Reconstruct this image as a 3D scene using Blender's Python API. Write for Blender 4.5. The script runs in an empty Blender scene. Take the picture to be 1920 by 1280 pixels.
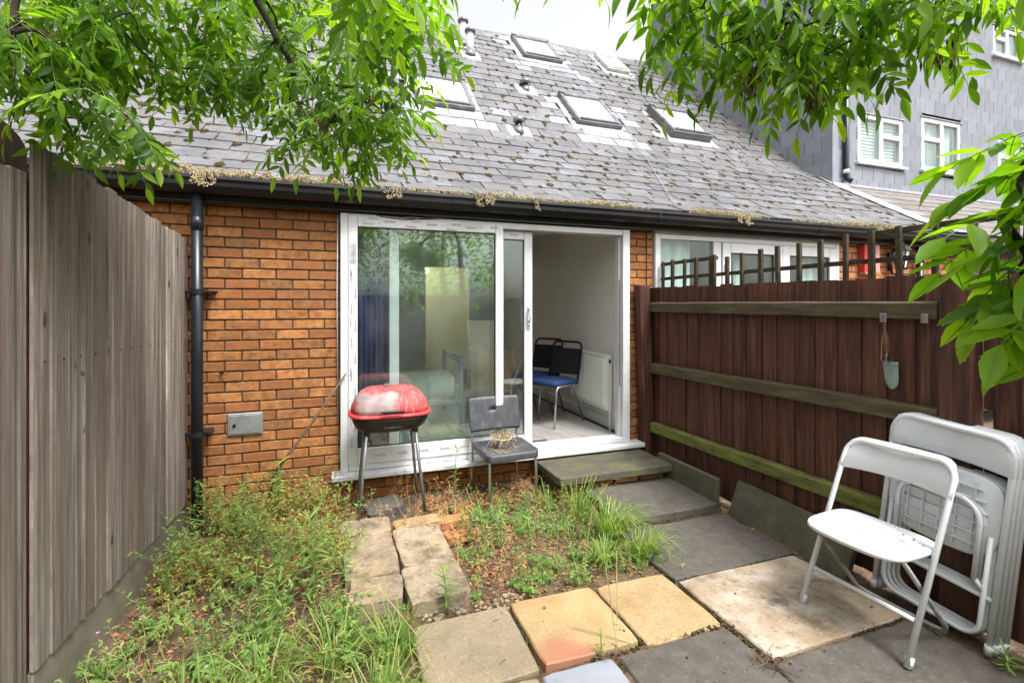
import bpy, bmesh, math, random
from mathutils import Vector, Matrix, Euler, noise
random.seed(7)
R = math.radians
scene = bpy.context.scene
C = scene.collection

# ------------------------------------------------------------------ camera, sky, sun, exposure
cam_d = bpy.data.cameras.new('camera')
cam = bpy.data.objects.new('camera', cam_d); C.objects.link(cam)
cam.location = (0, 0, 1.5)
cam.rotation_euler = (R(90), 0, -math.atan(323/908))
cam_d.sensor_width = 36; cam_d.lens = 908/1920*36
cam_d.shift_y = -66/1920
cam_d.clip_start = 0.05; cam_d.clip_end = 500
scene.camera = cam

SUN_EL, SUN_AZ = 60, 155          # elevation, compass-like azimuth of the (veiled) sun, degrees
world = bpy.data.worlds.new('World'); scene.world = world; world.use_nodes = True
wt = world.node_tree; wn = wt.nodes; wn.clear()
w_out = wn.new('ShaderNodeOutputWorld'); w_bg = wn.new('ShaderNodeBackground')
w_sky = wn.new('ShaderNodeTexSky'); w_sky.sky_type = 'NISHITA'; w_sky.sun_disc = False
w_sky.sun_elevation = R(SUN_EL); w_sky.sun_rotation = R(SUN_AZ)
w_sky.air_density = 1.0; w_sky.dust_density = 6.0; w_sky.ozone_density = 1.0
w_hs = wn.new('ShaderNodeHueSaturation'); w_hs.inputs['Saturation'].default_value = 0.10
w_hs.inputs['Value'].default_value = 1.0
wt.links.new(w_sky.outputs[0], w_hs.inputs['Color']); wt.links.new(w_hs.outputs[0], w_bg.inputs['Color'])
w_bg.inputs['Strength'].default_value = 0.15
wt.links.new(w_bg.outputs[0], w_out.inputs['Surface'])
sun_d = bpy.data.lights.new('sun', 'SUN'); sun_d.energy = 1.5; sun_d.angle = R(14); sun_d.color = (1, .97, .92)
sun = bpy.data.objects.new('sun', sun_d); C.objects.link(sun)
az = R(SUN_AZ)
sd = Vector((math.sin(az)*math.cos(R(SUN_EL)), math.cos(az)*math.cos(R(SUN_EL)), math.sin(R(SUN_EL))))
sun.rotation_euler = sd.to_track_quat('Z', 'Y').to_euler(); sun.location = (0, 0, 12)
vs = scene.view_settings
vs.view_transform = 'Standard'; vs.look = 'None'; vs.gamma = 1; vs.use_curve_mapping = False
vs.exposure = 1.35
scene.cycles.max_bounces = 8; scene.cycles.transparent_max_bounces = 12
scene.cycles.diffuse_bounces = 5
scene.cycles.caustics_reflective = False; scene.cycles.caustics_refractive = False

# ------------------------------------------------------------------ helpers
class MB:
    def __init__(s): s.v = []; s.f = []; s.m = []
    def add(s, vs, fs, mi=0):
        b = len(s.v); s.v += [tuple(v) for v in vs]
        s.f += [tuple(i+b for i in f) for f in fs]; s.m += [mi]*len(fs); return s
    def box(s, x0, x1, y0, y1, z0, z1, ch=0.0, M=None, mi=0):
        x0, x1 = min(x0, x1), max(x0, x1); y0, y1 = min(y0, y1), max(y0, y1); z0, z1 = min(z0, z1), max(z0, z1)
        if ch <= 0:
            v = [Vector((x, y, z)) for x in (x0, x1) for y in (y0, y1) for z in (z0, z1)]
            f = [(0,1,3,2), (4,6,7,5), (0,4,5,1), (2,3,7,6), (0,2,6,4), (1,5,7,3)]
        else:
            ch = min(ch, (x1-x0)*.45, (y1-y0)*.45, (z1-z0)*.45)
            v = []; idx = {}
            for i, x in enumerate((x0, x1)):
                for j, y in enumerate((y0, y1)):
                    for k, z in enumerate((z0, z1)):
                        for a in range(3):
                            p = [x, y, z]
                            for b in range(3):
                                if b != a: p[b] += ch * (1 if (i, j, k)[b] == 0 else -1)
                            idx[(i, j, k, a)] = len(v); v.append(Vector(p))
            f = []
            for a in range(3):
                b, c = (a+1) % 3, (a+2) % 3
                for sgn in (0, 1):
                    q = []
                    for (p, r) in ((0,0), (1,0), (1,1), (0,1)):
                        t = [0,0,0]; t[a] = sgn; t[b] = p; t[c] = r; q.append(idx[(*t, a)])
                    f.append(tuple(q if sgn else q[::-1]))
            for a in range(3):       # edges along axis a
                b, c = (a+1) % 3, (a+2) % 3
                for p in (0, 1):
                    for r in (0, 1):
                        t0 = [0,0,0]; t1 = [0,0,0]; t0[a] = 0; t1[a] = 1
                        t0[b] = t1[b] = p; t0[c] = t1[c] = r
                        q = [idx[(*t0, b)], idx[(*t1, b)], idx[(*t1, c)], idx[(*t0, c)]]
                        f.append(tuple(q if (p ^ r) else q[::-1]))
            for i in (0, 1):
                for j in (0, 1):
                    for k in (0, 1):
                        q = [idx[(i, j, k, a)] for a in range(3)]
                        f.append(tuple(q if (i ^ j ^ k) else q[::-1]))
        if M is not None: v = [M @ p for p in v]
        return s.add(v, f, mi)
    def tube(s, pts, r, n=8, cap=True, mi=0, closed=False):
        pts = [Vector(p) for p in pts]; k = len(pts)
        rs = r if isinstance(r, (list, tuple)) else [r]*k
        v = []; f = []
        T = []
        for i in range(k):
            a = pts[i-1] if (i > 0 or closed) else pts[i]; b = pts[(i+1) % k] if (i < k-1 or closed) else pts[i]
            t = (b-a); T.append(t.normalized() if t.length > 1e-9 else Vector((0,0,1)))
        u = T[0].orthogonal().normalized()
        for i in range(k):
            u = (u - T[i]*u.dot(T[i])); u = u.normalized() if u.length > 1e-6 else T[i].orthogonal().normalized()
            w = T[i].cross(u)
            for j in range(n):
                a = 2*math.pi*j/n; v.append(pts[i] + (u*math.cos(a)+w*math.sin(a))*rs[i])
        for i in range(k if closed else k-1):
            i2 = (i+1) % k
            for j in range(n):
                j2 = (j+1) % n; f.append((i*n+j, i*n+j2, i2*n+j2, i2*n+j))
        if cap and not closed:
            f.append(tuple(range(n-1, -1, -1))); f.append(tuple((k-1)*n+j for j in range(n)))
        return s.add(v, f, mi)
    def loft(s, rings, cap=True, mi=0):
        n = len(rings[0]); v = [p for r in rings for p in r]; f = []
        for i in range(len(rings)-1):
            for j in range(n):
                j2 = (j+1) % n; f.append((i*n+j, i*n+j2, (i+1)*n+j2, (i+1)*n+j))
        if cap:
            f.append(tuple(range(n-1, -1, -1))); f.append(tuple((len(rings)-1)*n+j for j in range(n)))
        return s.add(v, f, mi)
    def lathe(s, prof, c, n=20, M=None, mi=0):
        rings = []
        for r, z in prof:
            rings.append([Vector((c[0]+r*math.cos(2*math.pi*j/n), c[1]+r*math.sin(2*math.pi*j/n), c[2]+z)) for j in range(n)])
        if M is not None: rings = [[M @ p for p in r] for r in rings]
        return s.loft(rings, True, mi)
    def extr(s, outline, axis, a0, a1, mi=0, M=None):
        """outline: 2-D points in the two other axes (cyclic order); extruded along axis"""
        def P(u, w, a):
            return Vector({'x': (a, u, w), 'y': (u, a, w), 'z': (u, w, a)}[axis])
        n = len(outline); v = [P(u, w, a0) for u, w in outline] + [P(u, w, a1) for u, w in outline]
        if M is not None: v = [M @ p for p in v]
        f = [(j, (j+1) % n, n+(j+1) % n, n+j) for j in range(n)] + [tuple(range(n-1, -1, -1)), tuple(range(n, 2*n))]
        return s.add(v, f, mi)
    def mesh(s, name, mats, smooth=False):
        me = bpy.data.meshes.new(name); me.from_pydata(s.v, [], s.f)
        for m in (mats if isinstance(mats, (list, tuple)) else [mats]): me.materials.append(m)
        if any(s.m): me.polygons.foreach_set('material_index', s.m)
        bm = bmesh.new(); bm.from_mesh(me); bmesh.ops.recalc_face_normals(bm, faces=bm.faces); bm.to_mesh(me); bm.free()
        if smooth: me.polygons.foreach_set('use_smooth', [True]*len(me.polygons))
        me.update(); return me
    def build(s, name, mats, parent=None, smooth=False, local=False, **kw):
        return obj(name, s.mesh(name, mats, smooth), parent, local, **kw)

def wm(o):
    b = Matrix.LocRotScale(o.location, o.rotation_euler, o.scale)
    return wm(o.parent) @ o.matrix_parent_inverse @ b if o.parent else b
def obj(name, data, parent=None, local=False, label=None, cat=None, group=None, kind=None, smooth_angle=None):
    o = bpy.data.objects.new(name, data); C.objects.link(o)
    if parent is not None:
        o.parent = parent
        if not local: o.matrix_parent_inverse = wm(parent).inverted()
    return tag(o, label, cat, group, kind)
def tag(o, label=None, cat=None, group=None, kind=None):
    if label: o['label'] = label
    if cat: o['category'] = cat
    if group: o['group'] = group
    if kind: o['kind'] = kind
    return o
def thing(name, loc, label, cat, group=None, rz=0.0, rot=None):
    o = bpy.data.objects.new(name, None); C.objects.link(o); o.location = loc
    o.rotation_euler = rot if rot else (0, 0, rz); o.empty_display_size = .1
    return tag(o, label, cat, group)
def copy_tree(o, parent=None):
    c = o.copy(); C.objects.link(c); c.parent = parent
    if parent is not None: c.matrix_parent_inverse = o.matrix_parent_inverse.copy()
    for ch in list(o.children): copy_tree(ch, c)
    return c
def place(name, me, loc, rot, parent=None, scale=(1,1,1), **kw):
    """copy of shared mesh data at a world transform (parents have unit scale)"""
    o = bpy.data.objects.new(name, me); C.objects.link(o)
    Mw = Matrix.LocRotScale(Vector(loc), rot if not isinstance(rot, (tuple, list)) else Euler(rot), Vector(scale))
    if parent is not None:
        o.parent = parent; o.matrix_parent_inverse = wm(parent).inverted()
    o.matrix_basis = Mw
    return tag(o, **kw)
def rnd(a, b): return random.uniform(a, b)

# ------------------------------------------------------------------ materials
MATS = {}
class NT:
    def __init__(s, name):
        s.m = bpy.data.materials.new(name); s.m.use_nodes = True; s.t = s.m.node_tree; s.t.nodes.clear()
        s.out = s.n('ShaderNodeOutputMaterial')
    def n(s, t, **kw):
        x = s.t.nodes.new(t)
        for k, v in kw.items():
            if k in x.inputs: x.inputs[k].default_value = v
            else: setattr(x, k, v)
        return x
    def l(s, a, b): s.t.links.new(a, b)
    def pos(s, scale=(1,1,1), objoff=False):
        g = s.n('ShaderNodeNewGeometry'); mp = s.n('ShaderNodeMapping')
        mp.inputs['Scale'].default_value = scale
        src = g.outputs['Position']
        if objoff:
            oi = s.n('ShaderNodeObjectInfo'); ad = s.n('ShaderNodeVectorMath', operation='MULTIPLY_ADD')
            ad.inputs[0].default_value = (1,1,1)
            cv = s.n('ShaderNodeCombineXYZ'); mu = s.n('ShaderNodeMath', operation='MULTIPLY'); mu.inputs[1].default_value = 37.0
            s.l(oi.outputs['Random'], mu.inputs[0])
            for i in range(3): s.l(mu.outputs[0], cv.inputs[i])
            s.l(src, ad.inputs[1]) ; s.l(cv.outputs[0], ad.inputs[2]); src = ad.outputs[0]
            ad.inputs[0].default_value = (1,1,1)
        s.l(src, mp.inputs['Vector']); return mp.outputs[0]
    def noise(s, vec, scale, detail=5, rough=.6, dist=0.0):
        x = s.n('ShaderNodeTexNoise'); x.inputs['Scale'].default_value = scale; x.inputs['Detail'].default_value = detail
        x.inputs['Roughness'].default_value = rough; x.inputs['Distortion'].default_value = dist
        s.l(vec, x.inputs['Vector']); return x.outputs['Fac']
    def ramp(s, fac, stops):
        x = s.n('ShaderNodeValToRGB'); e = x.color_ramp.elements
        while len(e) < len(stops): e.new(.5)
        for i, (p, c) in enumerate(stops):
            e[i].position = p; e[i].color = (*c, 1) if len(c) == 3 else c
        s.l(fac, x.inputs[0]); return x.outputs[0]
    def maprange(s, v, a, b, c=0.0, d=1.0):
        x = s.n('ShaderNodeMapRange'); x.inputs[1].default_value = a; x.inputs[2].default_value = b
        x.inputs[3].default_value = c; x.inputs[4].default_value = d; s.l(v, x.inputs[0]); return x.outputs[0]
    def mix(s, fac, a, b, mode='MIX'):
        x = s.n('ShaderNodeMix', data_type='RGBA', blend_type=mode)
        for i, v in ((0, fac), (6, a), (7, b)):
            if hasattr(v, 'is_linked') or hasattr(v, 'links'): s.l(v, x.inputs[i])
            elif i == 0: x.inputs[0].default_value = v
            else: x.inputs[i].default_value = (*v, 1) if len(v) == 3 else v
        return x.outputs[2]
    def math(s, op, a, b=0.0):
        x = s.n('ShaderNodeMath', operation=op)
        for i, v in ((0, a), (1, b)):
            if isinstance(v, (int, float)): x.inputs[i].default_value = v
            else: s.l(v, x.inputs[i])
        return x.outputs[0]
    def rand(s):
        oi = s.n('ShaderNodeObjectInfo'); g = s.n('ShaderNodeNewGeometry')
        return s.math('FRACT', s.math('ADD', oi.outputs['Random'], g.outputs['Random Per Island']))
    def bump(s, h, strength=.3, dist=.005):
        b = s.n('ShaderNodeBump'); b.inputs['Strength'].default_value = strength; b.inputs['Distance'].default_value = dist
        s.l(h, b.inputs['Height']); return b.outputs[0]
    def principled(s, col, rough=.7, normal=None, metallic=0.0, spec=.5, coat=0.0):
        p = s.n('ShaderNodeBsdfPrincipled')
        if isinstance(col, tuple): p.inputs['Base Color'].default_value = (*col, 1)
        else: s.l(col, p.inputs['Base Color'])
        if isinstance(rough, (int, float)): p.inputs['Roughness'].default_value = rough
        else: s.l(rough, p.inputs['Roughness'])
        p.inputs['Metallic'].default_value = metallic; p.inputs['Specular IOR Level'].default_value = spec
        p.inputs['Coat Weight'].default_value = coat
        if normal is not None: s.l(normal, p.inputs['Normal'])
        s.l(p.outputs[0], s.out.inputs['Surface']); return p

def surf(name, cols, sc=(1,1,1), ns=6, rough=.75, layers=(), bump=.3, bs=60, bd=.004, bsc=None, randv=0.0, hue=None, spec=.4, metallic=0.0, objoff=False, lo=.3, hi=.7, coat=0.0):
    """cols: 2-4 colours spread over a noise; layers: (colour, noise scale, threshold, softness, axis scale, amount)"""
    if name in MATS: return MATS[name]
    t = NT(name); v = t.pos(sc, objoff)
    f = t.noise(v, ns, 6, .65)
    k = len(cols); col = t.ramp(f, [(lo+(hi-lo)*i/(k-1), c) for i, c in enumerate(cols)])
    if randv:
        r = t.rand(); b = t.maprange(r, 0, 1, 1-randv, 1+randv)
        x = t.n('ShaderNodeMix', data_type='RGBA', blend_type='MULTIPLY'); x.inputs[0].default_value = 1
        cb = t.n('ShaderNodeCombineColor'); [t.l(b, cb.inputs[i]) for i in range(3)]
        t.l(col, x.inputs[6]); t.l(cb.outputs[0], x.inputs[7]); col = x.outputs[2]
        if hue:
            r2 = t.math('FRACT', t.math('MULTIPLY', r, 7.31))
            col = t.mix(t.maprange(r2, .45, 1, 0, .8), col, hue)
    for (lc, ls, th, so, ax, am) in layers:
        g = t.noise(t.pos(ax, objoff), ls, 7, .7)
        col = t.mix(t.maprange(g, th-so, th+so, 0, am), col, lc)
    h = t.noise(t.pos(bsc or sc, objoff), bs, 6, .7)
    t.principled(col, rough, t.bump(h, bump, bd) if bump else None, metallic, spec, coat)
    MATS[name] = t.m; return t.m

def m_leaf(name, c1, c2, c3, trans=.55, rough=.35):
    t = NT(name); r = t.rand()
    col = t.ramp(r, [(0, c1), (.55, c2), (1, c3)])
    v = t.pos(); col = t.mix(t.maprange(t.noise(v, 30, 3), .4, .8, 0, .25), col, c1)
    p = t.principled(col, rough, None, 0, .35)
    tr = t.n('ShaderNodeBsdfTranslucent')
    tc = t.mix(1.0, col, (2.0, 1.9, .55), 'MULTIPLY'); t.l(tc, tr.inputs['Color'])
    mx = t.n('ShaderNodeMixShader'); mx.inputs[0].default_value = trans
    t.l(p.outputs[0], mx.inputs[1]); t.l(tr.outputs[0], mx.inputs[2]); t.l(mx.outputs[0], t.out.inputs['Surface'])
    return t.m

def add_knots(mat):
    t = NT.__new__(NT); t.m = mat; t.t = mat.node_tree
    p = [n for n in t.t.nodes if n.type == 'BSDF_PRINCIPLED'][0]; src = p.inputs['Base Color'].links[0].from_socket
    vo = t.n('ShaderNodeTexVoronoi'); vo.inputs['Scale'].default_value = 1.0; t.l(t.pos((.1, 7, 3.2)), vo.inputs['Vector'])
    d = t.math('ADD', vo.outputs['Distance'], t.math('MULTIPLY', t.noise(t.pos((1, 9, 5)), 5, 4), .10))
    ring = t.math('MULTIPLY', t.maprange(d, .17, .12), t.maprange(t.noise(t.pos((0, .8, .8)), 2.2, 2), .52, .56))
    c = t.mix(ring, src, (.05, .033, .022)); t.l(c, p.inputs['Base Color'])
BRICK = surf('brick_clay', [(.175,.068,.024), (.325,.134,.042), (.415,.195,.072)], ns=22, rough=.85, bump=.7, bs=90, bd=.006, randv=.22, hue=(.25,.088,.030), objoff=True,
             layers=[((.60,.34,.17), 70, .66, .05, (1,1,1), .6), ((.10,.04,.02), 45, .70, .05, (1,1,1), .7), ((.10,.06,.03), 2.2, .58, .1, (1,1,1.0), .45), ((.09,.085,.035), 3.4, .66, .08, (1,1,1.0), .4)])
BRICK_PALE = surf('brick_clay_neighbour', [(.40,.15,.06), (.52,.24,.11)], ns=22, rough=.85, bump=.5, bs=90, randv=.2, objoff=True)
MORTAR = surf('mortar', [(.04,.028,.02), (.10,.072,.05)], ns=25, rough=.95, bump=.5, bs=120)
SLATE = surf('slate', [(.080,.080,.088), (.124,.124,.137), (.170,.171,.190)], ns=5, rough=.5, bump=.35, bs=40, bd=.003, randv=.24, hue=(.118,.110,.106), objoff=False, spec=.5,
             layers=[((.105,.090,.072), 1.4, .60, .1, (1,1,1), .55), ((.055,.050,.026), 16, .60, .06, (1,1,1), .8), ((.22,.18,.06), 34, .68, .03, (1,1,1), .8)])
SLATE_NEW = surf('slate_new', [(.195,.203,.225), (.265,.273,.295)], ns=9, rough=.4, bump=.2, bs=40, randv=.12, spec=.5)
SLATE_BROWN = surf('slate_brown', [(.12,.105,.095), (.19,.17,.155)], ns=6, rough=.6, bump=.3, bs=40, randv=.2)
CLAD = surf('cladding_slate', [(.20,.215,.25), (.25,.265,.30)], ns=4, rough=.55, bump=.12, bs=50, randv=.10, spec=.4)
LEAD = surf('lead', [(.26,.27,.29), (.38,.39,.41)], ns=9, rough=.5, bump=.2, bs=30, layers=[((.50,.49,.47), 14, .6, .08, (1,1,1), .5)])
CEMENT = surf('cement', [(.45,.44,.42), (.66,.65,.62)], ns=10, rough=.9, bump=.3, bs=50)
BLACKP = surf('black_plastic', [(.006,.006,.007), (.011,.011,.013)], ns=6, rough=.33, bump=.05, bs=40, spec=.32, layers=[((.035,.032,.027), 9, .66, .08, (1,1,1), .4)])
PIPE = surf('pipe_plastic', [(.009,.011,.015), (.014,.017,.023)], ns=4, rough=.3, bump=.03, bs=40, layers=[((.09,.085,.08), 12, .68, .06, (1,1,.3), .5)])
UPVC = surf('white_upvc', [(.57,.58,.60), (.66,.67,.69)], ns=3, rough=.3, bump=.03, bs=30, spec=.5, layers=[((.42,.40,.35), 7, .60, .12, (1,1,1), .45), ((.25,.22,.17), 30, .70, .05, (1,1,1), .5)])
UPVC_CLEAN = surf('clean_upvc', [(.60,.61,.63), (.66,.67,.69)], ns=3, rough=.3, bump=0, spec=.5)
PRINT = surf('tape_print', [(.10,.10,.12), (.22,.22,.24)], ns=30, rough=.6, bump=0)
TAPE = surf('grey_tape', [(.22,.22,.23), (.55,.55,.55)], ns=18, rough=.5, bump=.3, bs=30)
TIMBER_BROWN = surf('timber_lintel', [(.10,.035,.014), (.20,.075,.03)], sc=(1,6,6), ns=5, rough=.7, bump=.4, bs=30)
GREYWOOD = surf('weathered_wood', [(.072,.056,.044), (.185,.152,.128), (.30,.258,.228), (.48,.435,.395)], sc=(1,16,.45), ns=3.2, rough=.85, bump=1.0, bs=11, bd=.014, bsc=(1,15,.40), randv=.30, hue=(.20,.155,.12), lo=.28, hi=.72,
             layers=[((.20,.12,.07), 3.2, .58, .06, (1,14,.30), .6), ((.030,.024,.019), 5.5, .64, .05, (1,22,.25), .85), ((.46,.43,.40), 5.0, .65, .05, (1,20,.35), .5), ((.045,.035,.027), 2.6, .70, .03, (1,5,2.2), .85), ((.10,.08,.06), 1.6, .60, .1, (1,2.5,.8), .4), ((.16,.16,.08), 1.2, .62, .1, (1,1,.6), .25)])
add_knots(GREYWOOD)
DARKWOOD = surf('stained_wood', [(.028,.0095,.0065), (.068,.0235,.0145), (.118,.044,.027)], sc=(6,9,.6), ns=4, rough=.62, bump=.5, bs=10, bd=.006, bsc=(6,14,.5), randv=.2, spec=.4,
             layers=[((.19,.088,.055), 3.0, .57, .08, (6,10,.55), .6), ((.012,.005,.004), 5, .66, .05, (4,16,.3), .7), ((.18,.13,.10), 16, .74, .02, (6,12,1.2), .5), ((.05,.055,.02), 1.6, .66, .1, (1,1,1.4), .4)])
RAIL = surf('mossy_rail', [(.034,.024,.014), (.078,.060,.031), (.125,.103,.056)], sc=(8,.9,8), ns=4, rough=.8, bump=.5, bs=12, bd=.005, bsc=(10,1,10), layers=[((.15,.17,.03), 3.0, .62, .10, (1,1,1.5), .35), ((.26,.22,.15), 6, .68, .05, (6,.8,6), .5)])
RAIL_LOW = surf('very_mossy_rail', [(.06,.055,.02), (.13,.14,.035), (.20,.21,.07)], sc=(6,1.2,6), ns=4, rough=.85, bump=.6, bs=14, bd=.006, layers=[((.17,.24,.025), 4.2, .58, .10, (1,1,1.5), .50)])
TRELLIS = surf('trellis_wood', [(.022,.016,.009), (.052,.039,.022), (.085,.066,.036)], sc=(5,5,3), ns=6, rough=.85, bump=.5, bs=30)
CONCRETE = surf('concrete_board', [(.15,.125,.10), (.23,.20,.165)], ns=8, rough=.9, bump=.5, bs=60, layers=[((.12,.12,.05), 3, .56, .1, (1,1,1), .5)])
DSLAB = surf('dark_slab', [(.066,.057,.048), (.085,.075,.064), (.105,.094,.081)], ns=14, rough=.8, bump=.5, bs=120, bd=.002, randv=.1, layers=[((.19,.17,.145), 48, .61, .04, (1,1,1), .55), ((.03,.026,.022), 55, .61, .04, (1,1,1), .6), ((.045,.038,.032), 3.2, .60, .06, (1,1,1), .45), ((.20,.18,.15), 24, .70, .03, (1,1,1), .5), ((.08,.09,.03), 3, .68, .1, (1,1,1), .35)])
MSLAB = surf('mossy_slab', [(.052,.047,.032), (.088,.080,.055), (.115,.106,.075)], ns=5, rough=.85, bump=.5, bs=110, bd=.002, randv=.1, layers=[((.19,.18,.12), 42, .62, .04, (1,1,1), .55), ((.025,.024,.016), 50, .61, .04, (1,1,1), .6), ((.10,.13,.02), 5, .58, .06, (1,1,1), .5), ((.085,.072,.055), 3, .58, .07, (1,1,1), .7)])
PSLAB = surf('pale_slab', [(.17,.115,.07), (.29,.22,.15), (.36,.29,.21)], ns=4, rough=.85, bump=.4, bs=110, bd=.002, layers=[((.48,.45,.41), 4.2, .56, .10, (1,1,1), .7), ((.085,.062,.045), 5.5, .61, .05, (1,1,1), .75), ((.07,.055,.04), 42, .61, .04, (1,1,1), .65), ((.55,.52,.48), 30, .64, .04, (1,1,1), .5)])
YSLAB = surf('yellow_slab', [(.25,.165,.075), (.34,.235,.115), (.40,.29,.155)], ns=5, rough=.8, bump=.35, bs=130, bd=.002, randv=.08, layers=[((.50,.41,.28), 50, .60, .05, (1,1,1), .5), ((.16,.105,.055), 60, .61, .04, (1,1,1), .6), ((.10,.08,.045), 9, .66, .03, (1,1,1), .5), ((.16,.115,.065), 5, .63, .06, (1,1,1), .5)])
BSLAB = surf('buff_slab', [(.24,.185,.12), (.31,.245,.165)], ns=6, rough=.85, bump=.4, bs=140, bd=.002, layers=[((.44,.37,.27), 50, .59, .05, (1,1,1), .5), ((.14,.11,.07), 60, .60, .04, (1,1,1), .6), ((.15,.12,.08), 4, .62, .06, (1,1,1), .45)])
def m_redcorner():
    t = NT('yellow_slab_red_corner'); v = t.pos()
    f = t.noise(v, 5, 6); col = t.ramp(f, [(.3, (.29,.185,.08)), (.7, (.42,.30,.15))])
    sp = t.noise(v, 80, 4); col = t.mix(t.maprange(sp, .58, .7, 0, .4), col, (.62,.50,.32))
    g = t.n('ShaderNodeNewGeometry'); d = t.n('ShaderNodeVectorMath', operation='DISTANCE'); t.l(g.outputs['Position'], d.inputs[0]); d.inputs[1].default_value = (.90, 1.845, .0)
    dd = t.math('ADD', d.outputs['Value'], t.math('MULTIPLY', t.noise(v, 9, 5), .16))
    dd = t.math('ADD', dd, t.math('MULTIPLY', t.math('SUBTRACT', t.noise(v, 70, 5), .5), .16)); col = t.mix(t.maprange(dd, .27, .19, 0, .7), col, (.36,.13,.085))
    col = t.mix(t.maprange(t.noise(v, 90, 5, .7), .60, .66, 0, .6), col, (.15,.10,.055))
    p = t.principled(col, .78, t.bump(t.noise(v, 130, 5), .35, .002)); return t.m
RSLAB = m_redcorner()
BLUESLAB = surf('blue_slate_slab', [(.22,.235,.275), (.30,.315,.35)], ns=5, rough=.55, bump=.3, bs=50)
STONE = surf('old_kerb_stone', [(.15,.112,.075), (.27,.21,.145), (.37,.295,.215)], ns=6, rough=.9, bump=.6, bs=50, bd=.004, randv=.15, layers=[((.40,.27,.08), 3.0, .60, .1, (1,1,1), .5), ((.06,.06,.035), 5, .58, .06, (1,1,1), .7), ((.09,.07,.045), 45, .60, .04, (1,1,1), .6), ((.48,.41,.32), 50, .62, .04, (1,1,1), .5)])
SOIL = surf('soil', [(.045,.030,.020), (.115,.075,.048), (.20,.14,.09)], ns=14, rough=.95, bump=1.0, bs=50, bd=.02, layers=[((.26,.16,.085), 45, .60, .08, (1,1,1), .6), ((.10,.13,.03), 4, .58, .1, (1,1,1), .35)])
PLASTER = surf('plaster', [(.76,.735,.70), (.82,.795,.76)], ns=2, rough=.9, bump=.05, bs=40)
PLASTER_Y = surf('plaster_cream', [(.62,.58,.46), (.66,.62,.50)], ns=2, rough=.9, bump=.05, bs=40)
LAMINATE = surf('grey_laminate', [(.20,.18,.17), (.30,.28,.265), (.37,.345,.33)], sc=(9,.9,1), ns=4, rough=.4, bump=.1, bs=12, randv=.12)
RADM = surf('radiator_enamel', [(.70,.72,.67), (.74,.76,.71)], ns=3, rough=.35, bump=0)
BLUECURT = surf('blue_curtain', [(.008,.022,.11), (.014,.036,.17)], sc=(60,1,1), ns=3, rough=.8, bump=0)
CHROME = surf('steel_tube', [(.38,.38,.39), (.52,.52,.53)], ns=8, rough=.32, bump=0, metallic=.85)
GREYMETAL = surf('grey_alu', [(.12,.125,.135), (.19,.195,.205)], ns=7, rough=.4, bump=.05, bs=20, metallic=.3, layers=[((.45,.45,.46), 9, .63, .06, (1,1,1), .5)])
ZINC = surf('zinc', [(.26,.27,.28), (.36,.37,.38)], ns=7, rough=.45, bump=.08, bs=20, metallic=.55, layers=[((.16,.14,.12), 9, .62, .08, (1,1,1), .5)])
PAINTW = surf('white_enamel', [(.64,.66,.69), (.73,.75,.78)], ns=5, rough=.32, bump=.05, bs=40, spec=.5, layers=[((.24,.15,.09), 16, .72, .04, (1,1,1), .8), ((.46,.45,.42), 5, .66, .12, (1,1,1), .3)])
PLASTW = surf('white_seat_plastic', [(.60,.62,.65), (.68,.70,.74)], ns=4, rough=.38, bump=.06, bs=60, spec=.5, layers=[((.46,.45,.42), 6, .60, .12, (1,1,1), .4), ((.20,.14,.08), 38, .80, .03, (1,1,1), .5)])
RUSTY = surf('worn_tube', [(.26,.25,.24), (.46,.46,.46)], ns=20, rough=.5, bump=.1, bs=40, metallic=.3, layers=[((.20,.10,.05), 25, .60, .08, (1,1,1), .6)])
CHARCOAL = surf('charcoal_plastic', [(.045,.047,.054), (.075,.078,.088)], ns=14, rough=.5, bump=.1, bs=60, layers=[((.13,.135,.145), 30, .60, .08, (1,1,.3), .6)])
def m_lid():
    t = NT('faded_red_lid'); v = t.pos()
    red = t.ramp(t.noise(v, 9, 6), [(.3, (.36,.03,.035)), (.7, (.52,.10,.10))])
    red = t.mix(t.maprange(t.noise(t.pos((1,1,.25)), 40, 6), .54, .68, 0, .7), red, (.50,.30,.28))
    gry = t.ramp(t.noise(v, 14, 6), [(.3, (.22,.15,.145)), (.7, (.36,.30,.295))])
    sx = t.n('ShaderNodeSeparateXYZ'); g = t.n('ShaderNodeNewGeometry'); t.l(g.outputs['Position'], sx.inputs[0])
    nz = t.math('MULTIPLY', t.math('SUBTRACT', t.noise(v, 11, 6, .7), .5), .22)
    a = t.maprange(t.math('ADD', sx.outputs[0], nz), .40, .355); b = t.maprange(t.math('ADD', sx.outputs[2], t.math('MULTIPLY', nz, .4)), .905, .885)
    c = t.maprange(t.math('ADD', sx.outputs[0], nz), .085, .12)
    col = t.mix(t.math('MULTIPLY', t.math('MULTIPLY', a, b), c), red, gry)
    col = t.mix(t.maprange(t.noise(t.pos((1,1,.5)), 60, 5), .66, .72, 0, .8), col, (.05,.03,.03))
    t.principled(col, .62, t.bump(t.noise(v, 60, 5), .12, .003), 0, .25); return t.m
REDPAINT = m_lid()
REDRIM = surf('red_rim', [(.48,.03,.035), (.58,.07,.07)], ns=8, rough=.45, bump=.08, bs=40, layers=[((.55,.33,.31), 14, .62, .07, (1,1,1), .6)])
BURNT = surf('burnt_bowl', [(.010,.008,.007), (.028,.020,.015)], ns=9, rough=.35, bump=.1, bs=30, layers=[((.10,.055,.03), 12, .64, .06, (1,1,1), .5)])
MATTRESS = surf('mattress', [(.60,.60,.56), (.68,.68,.64)], ns=4, rough=.9, bump=.1, bs=60)
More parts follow.
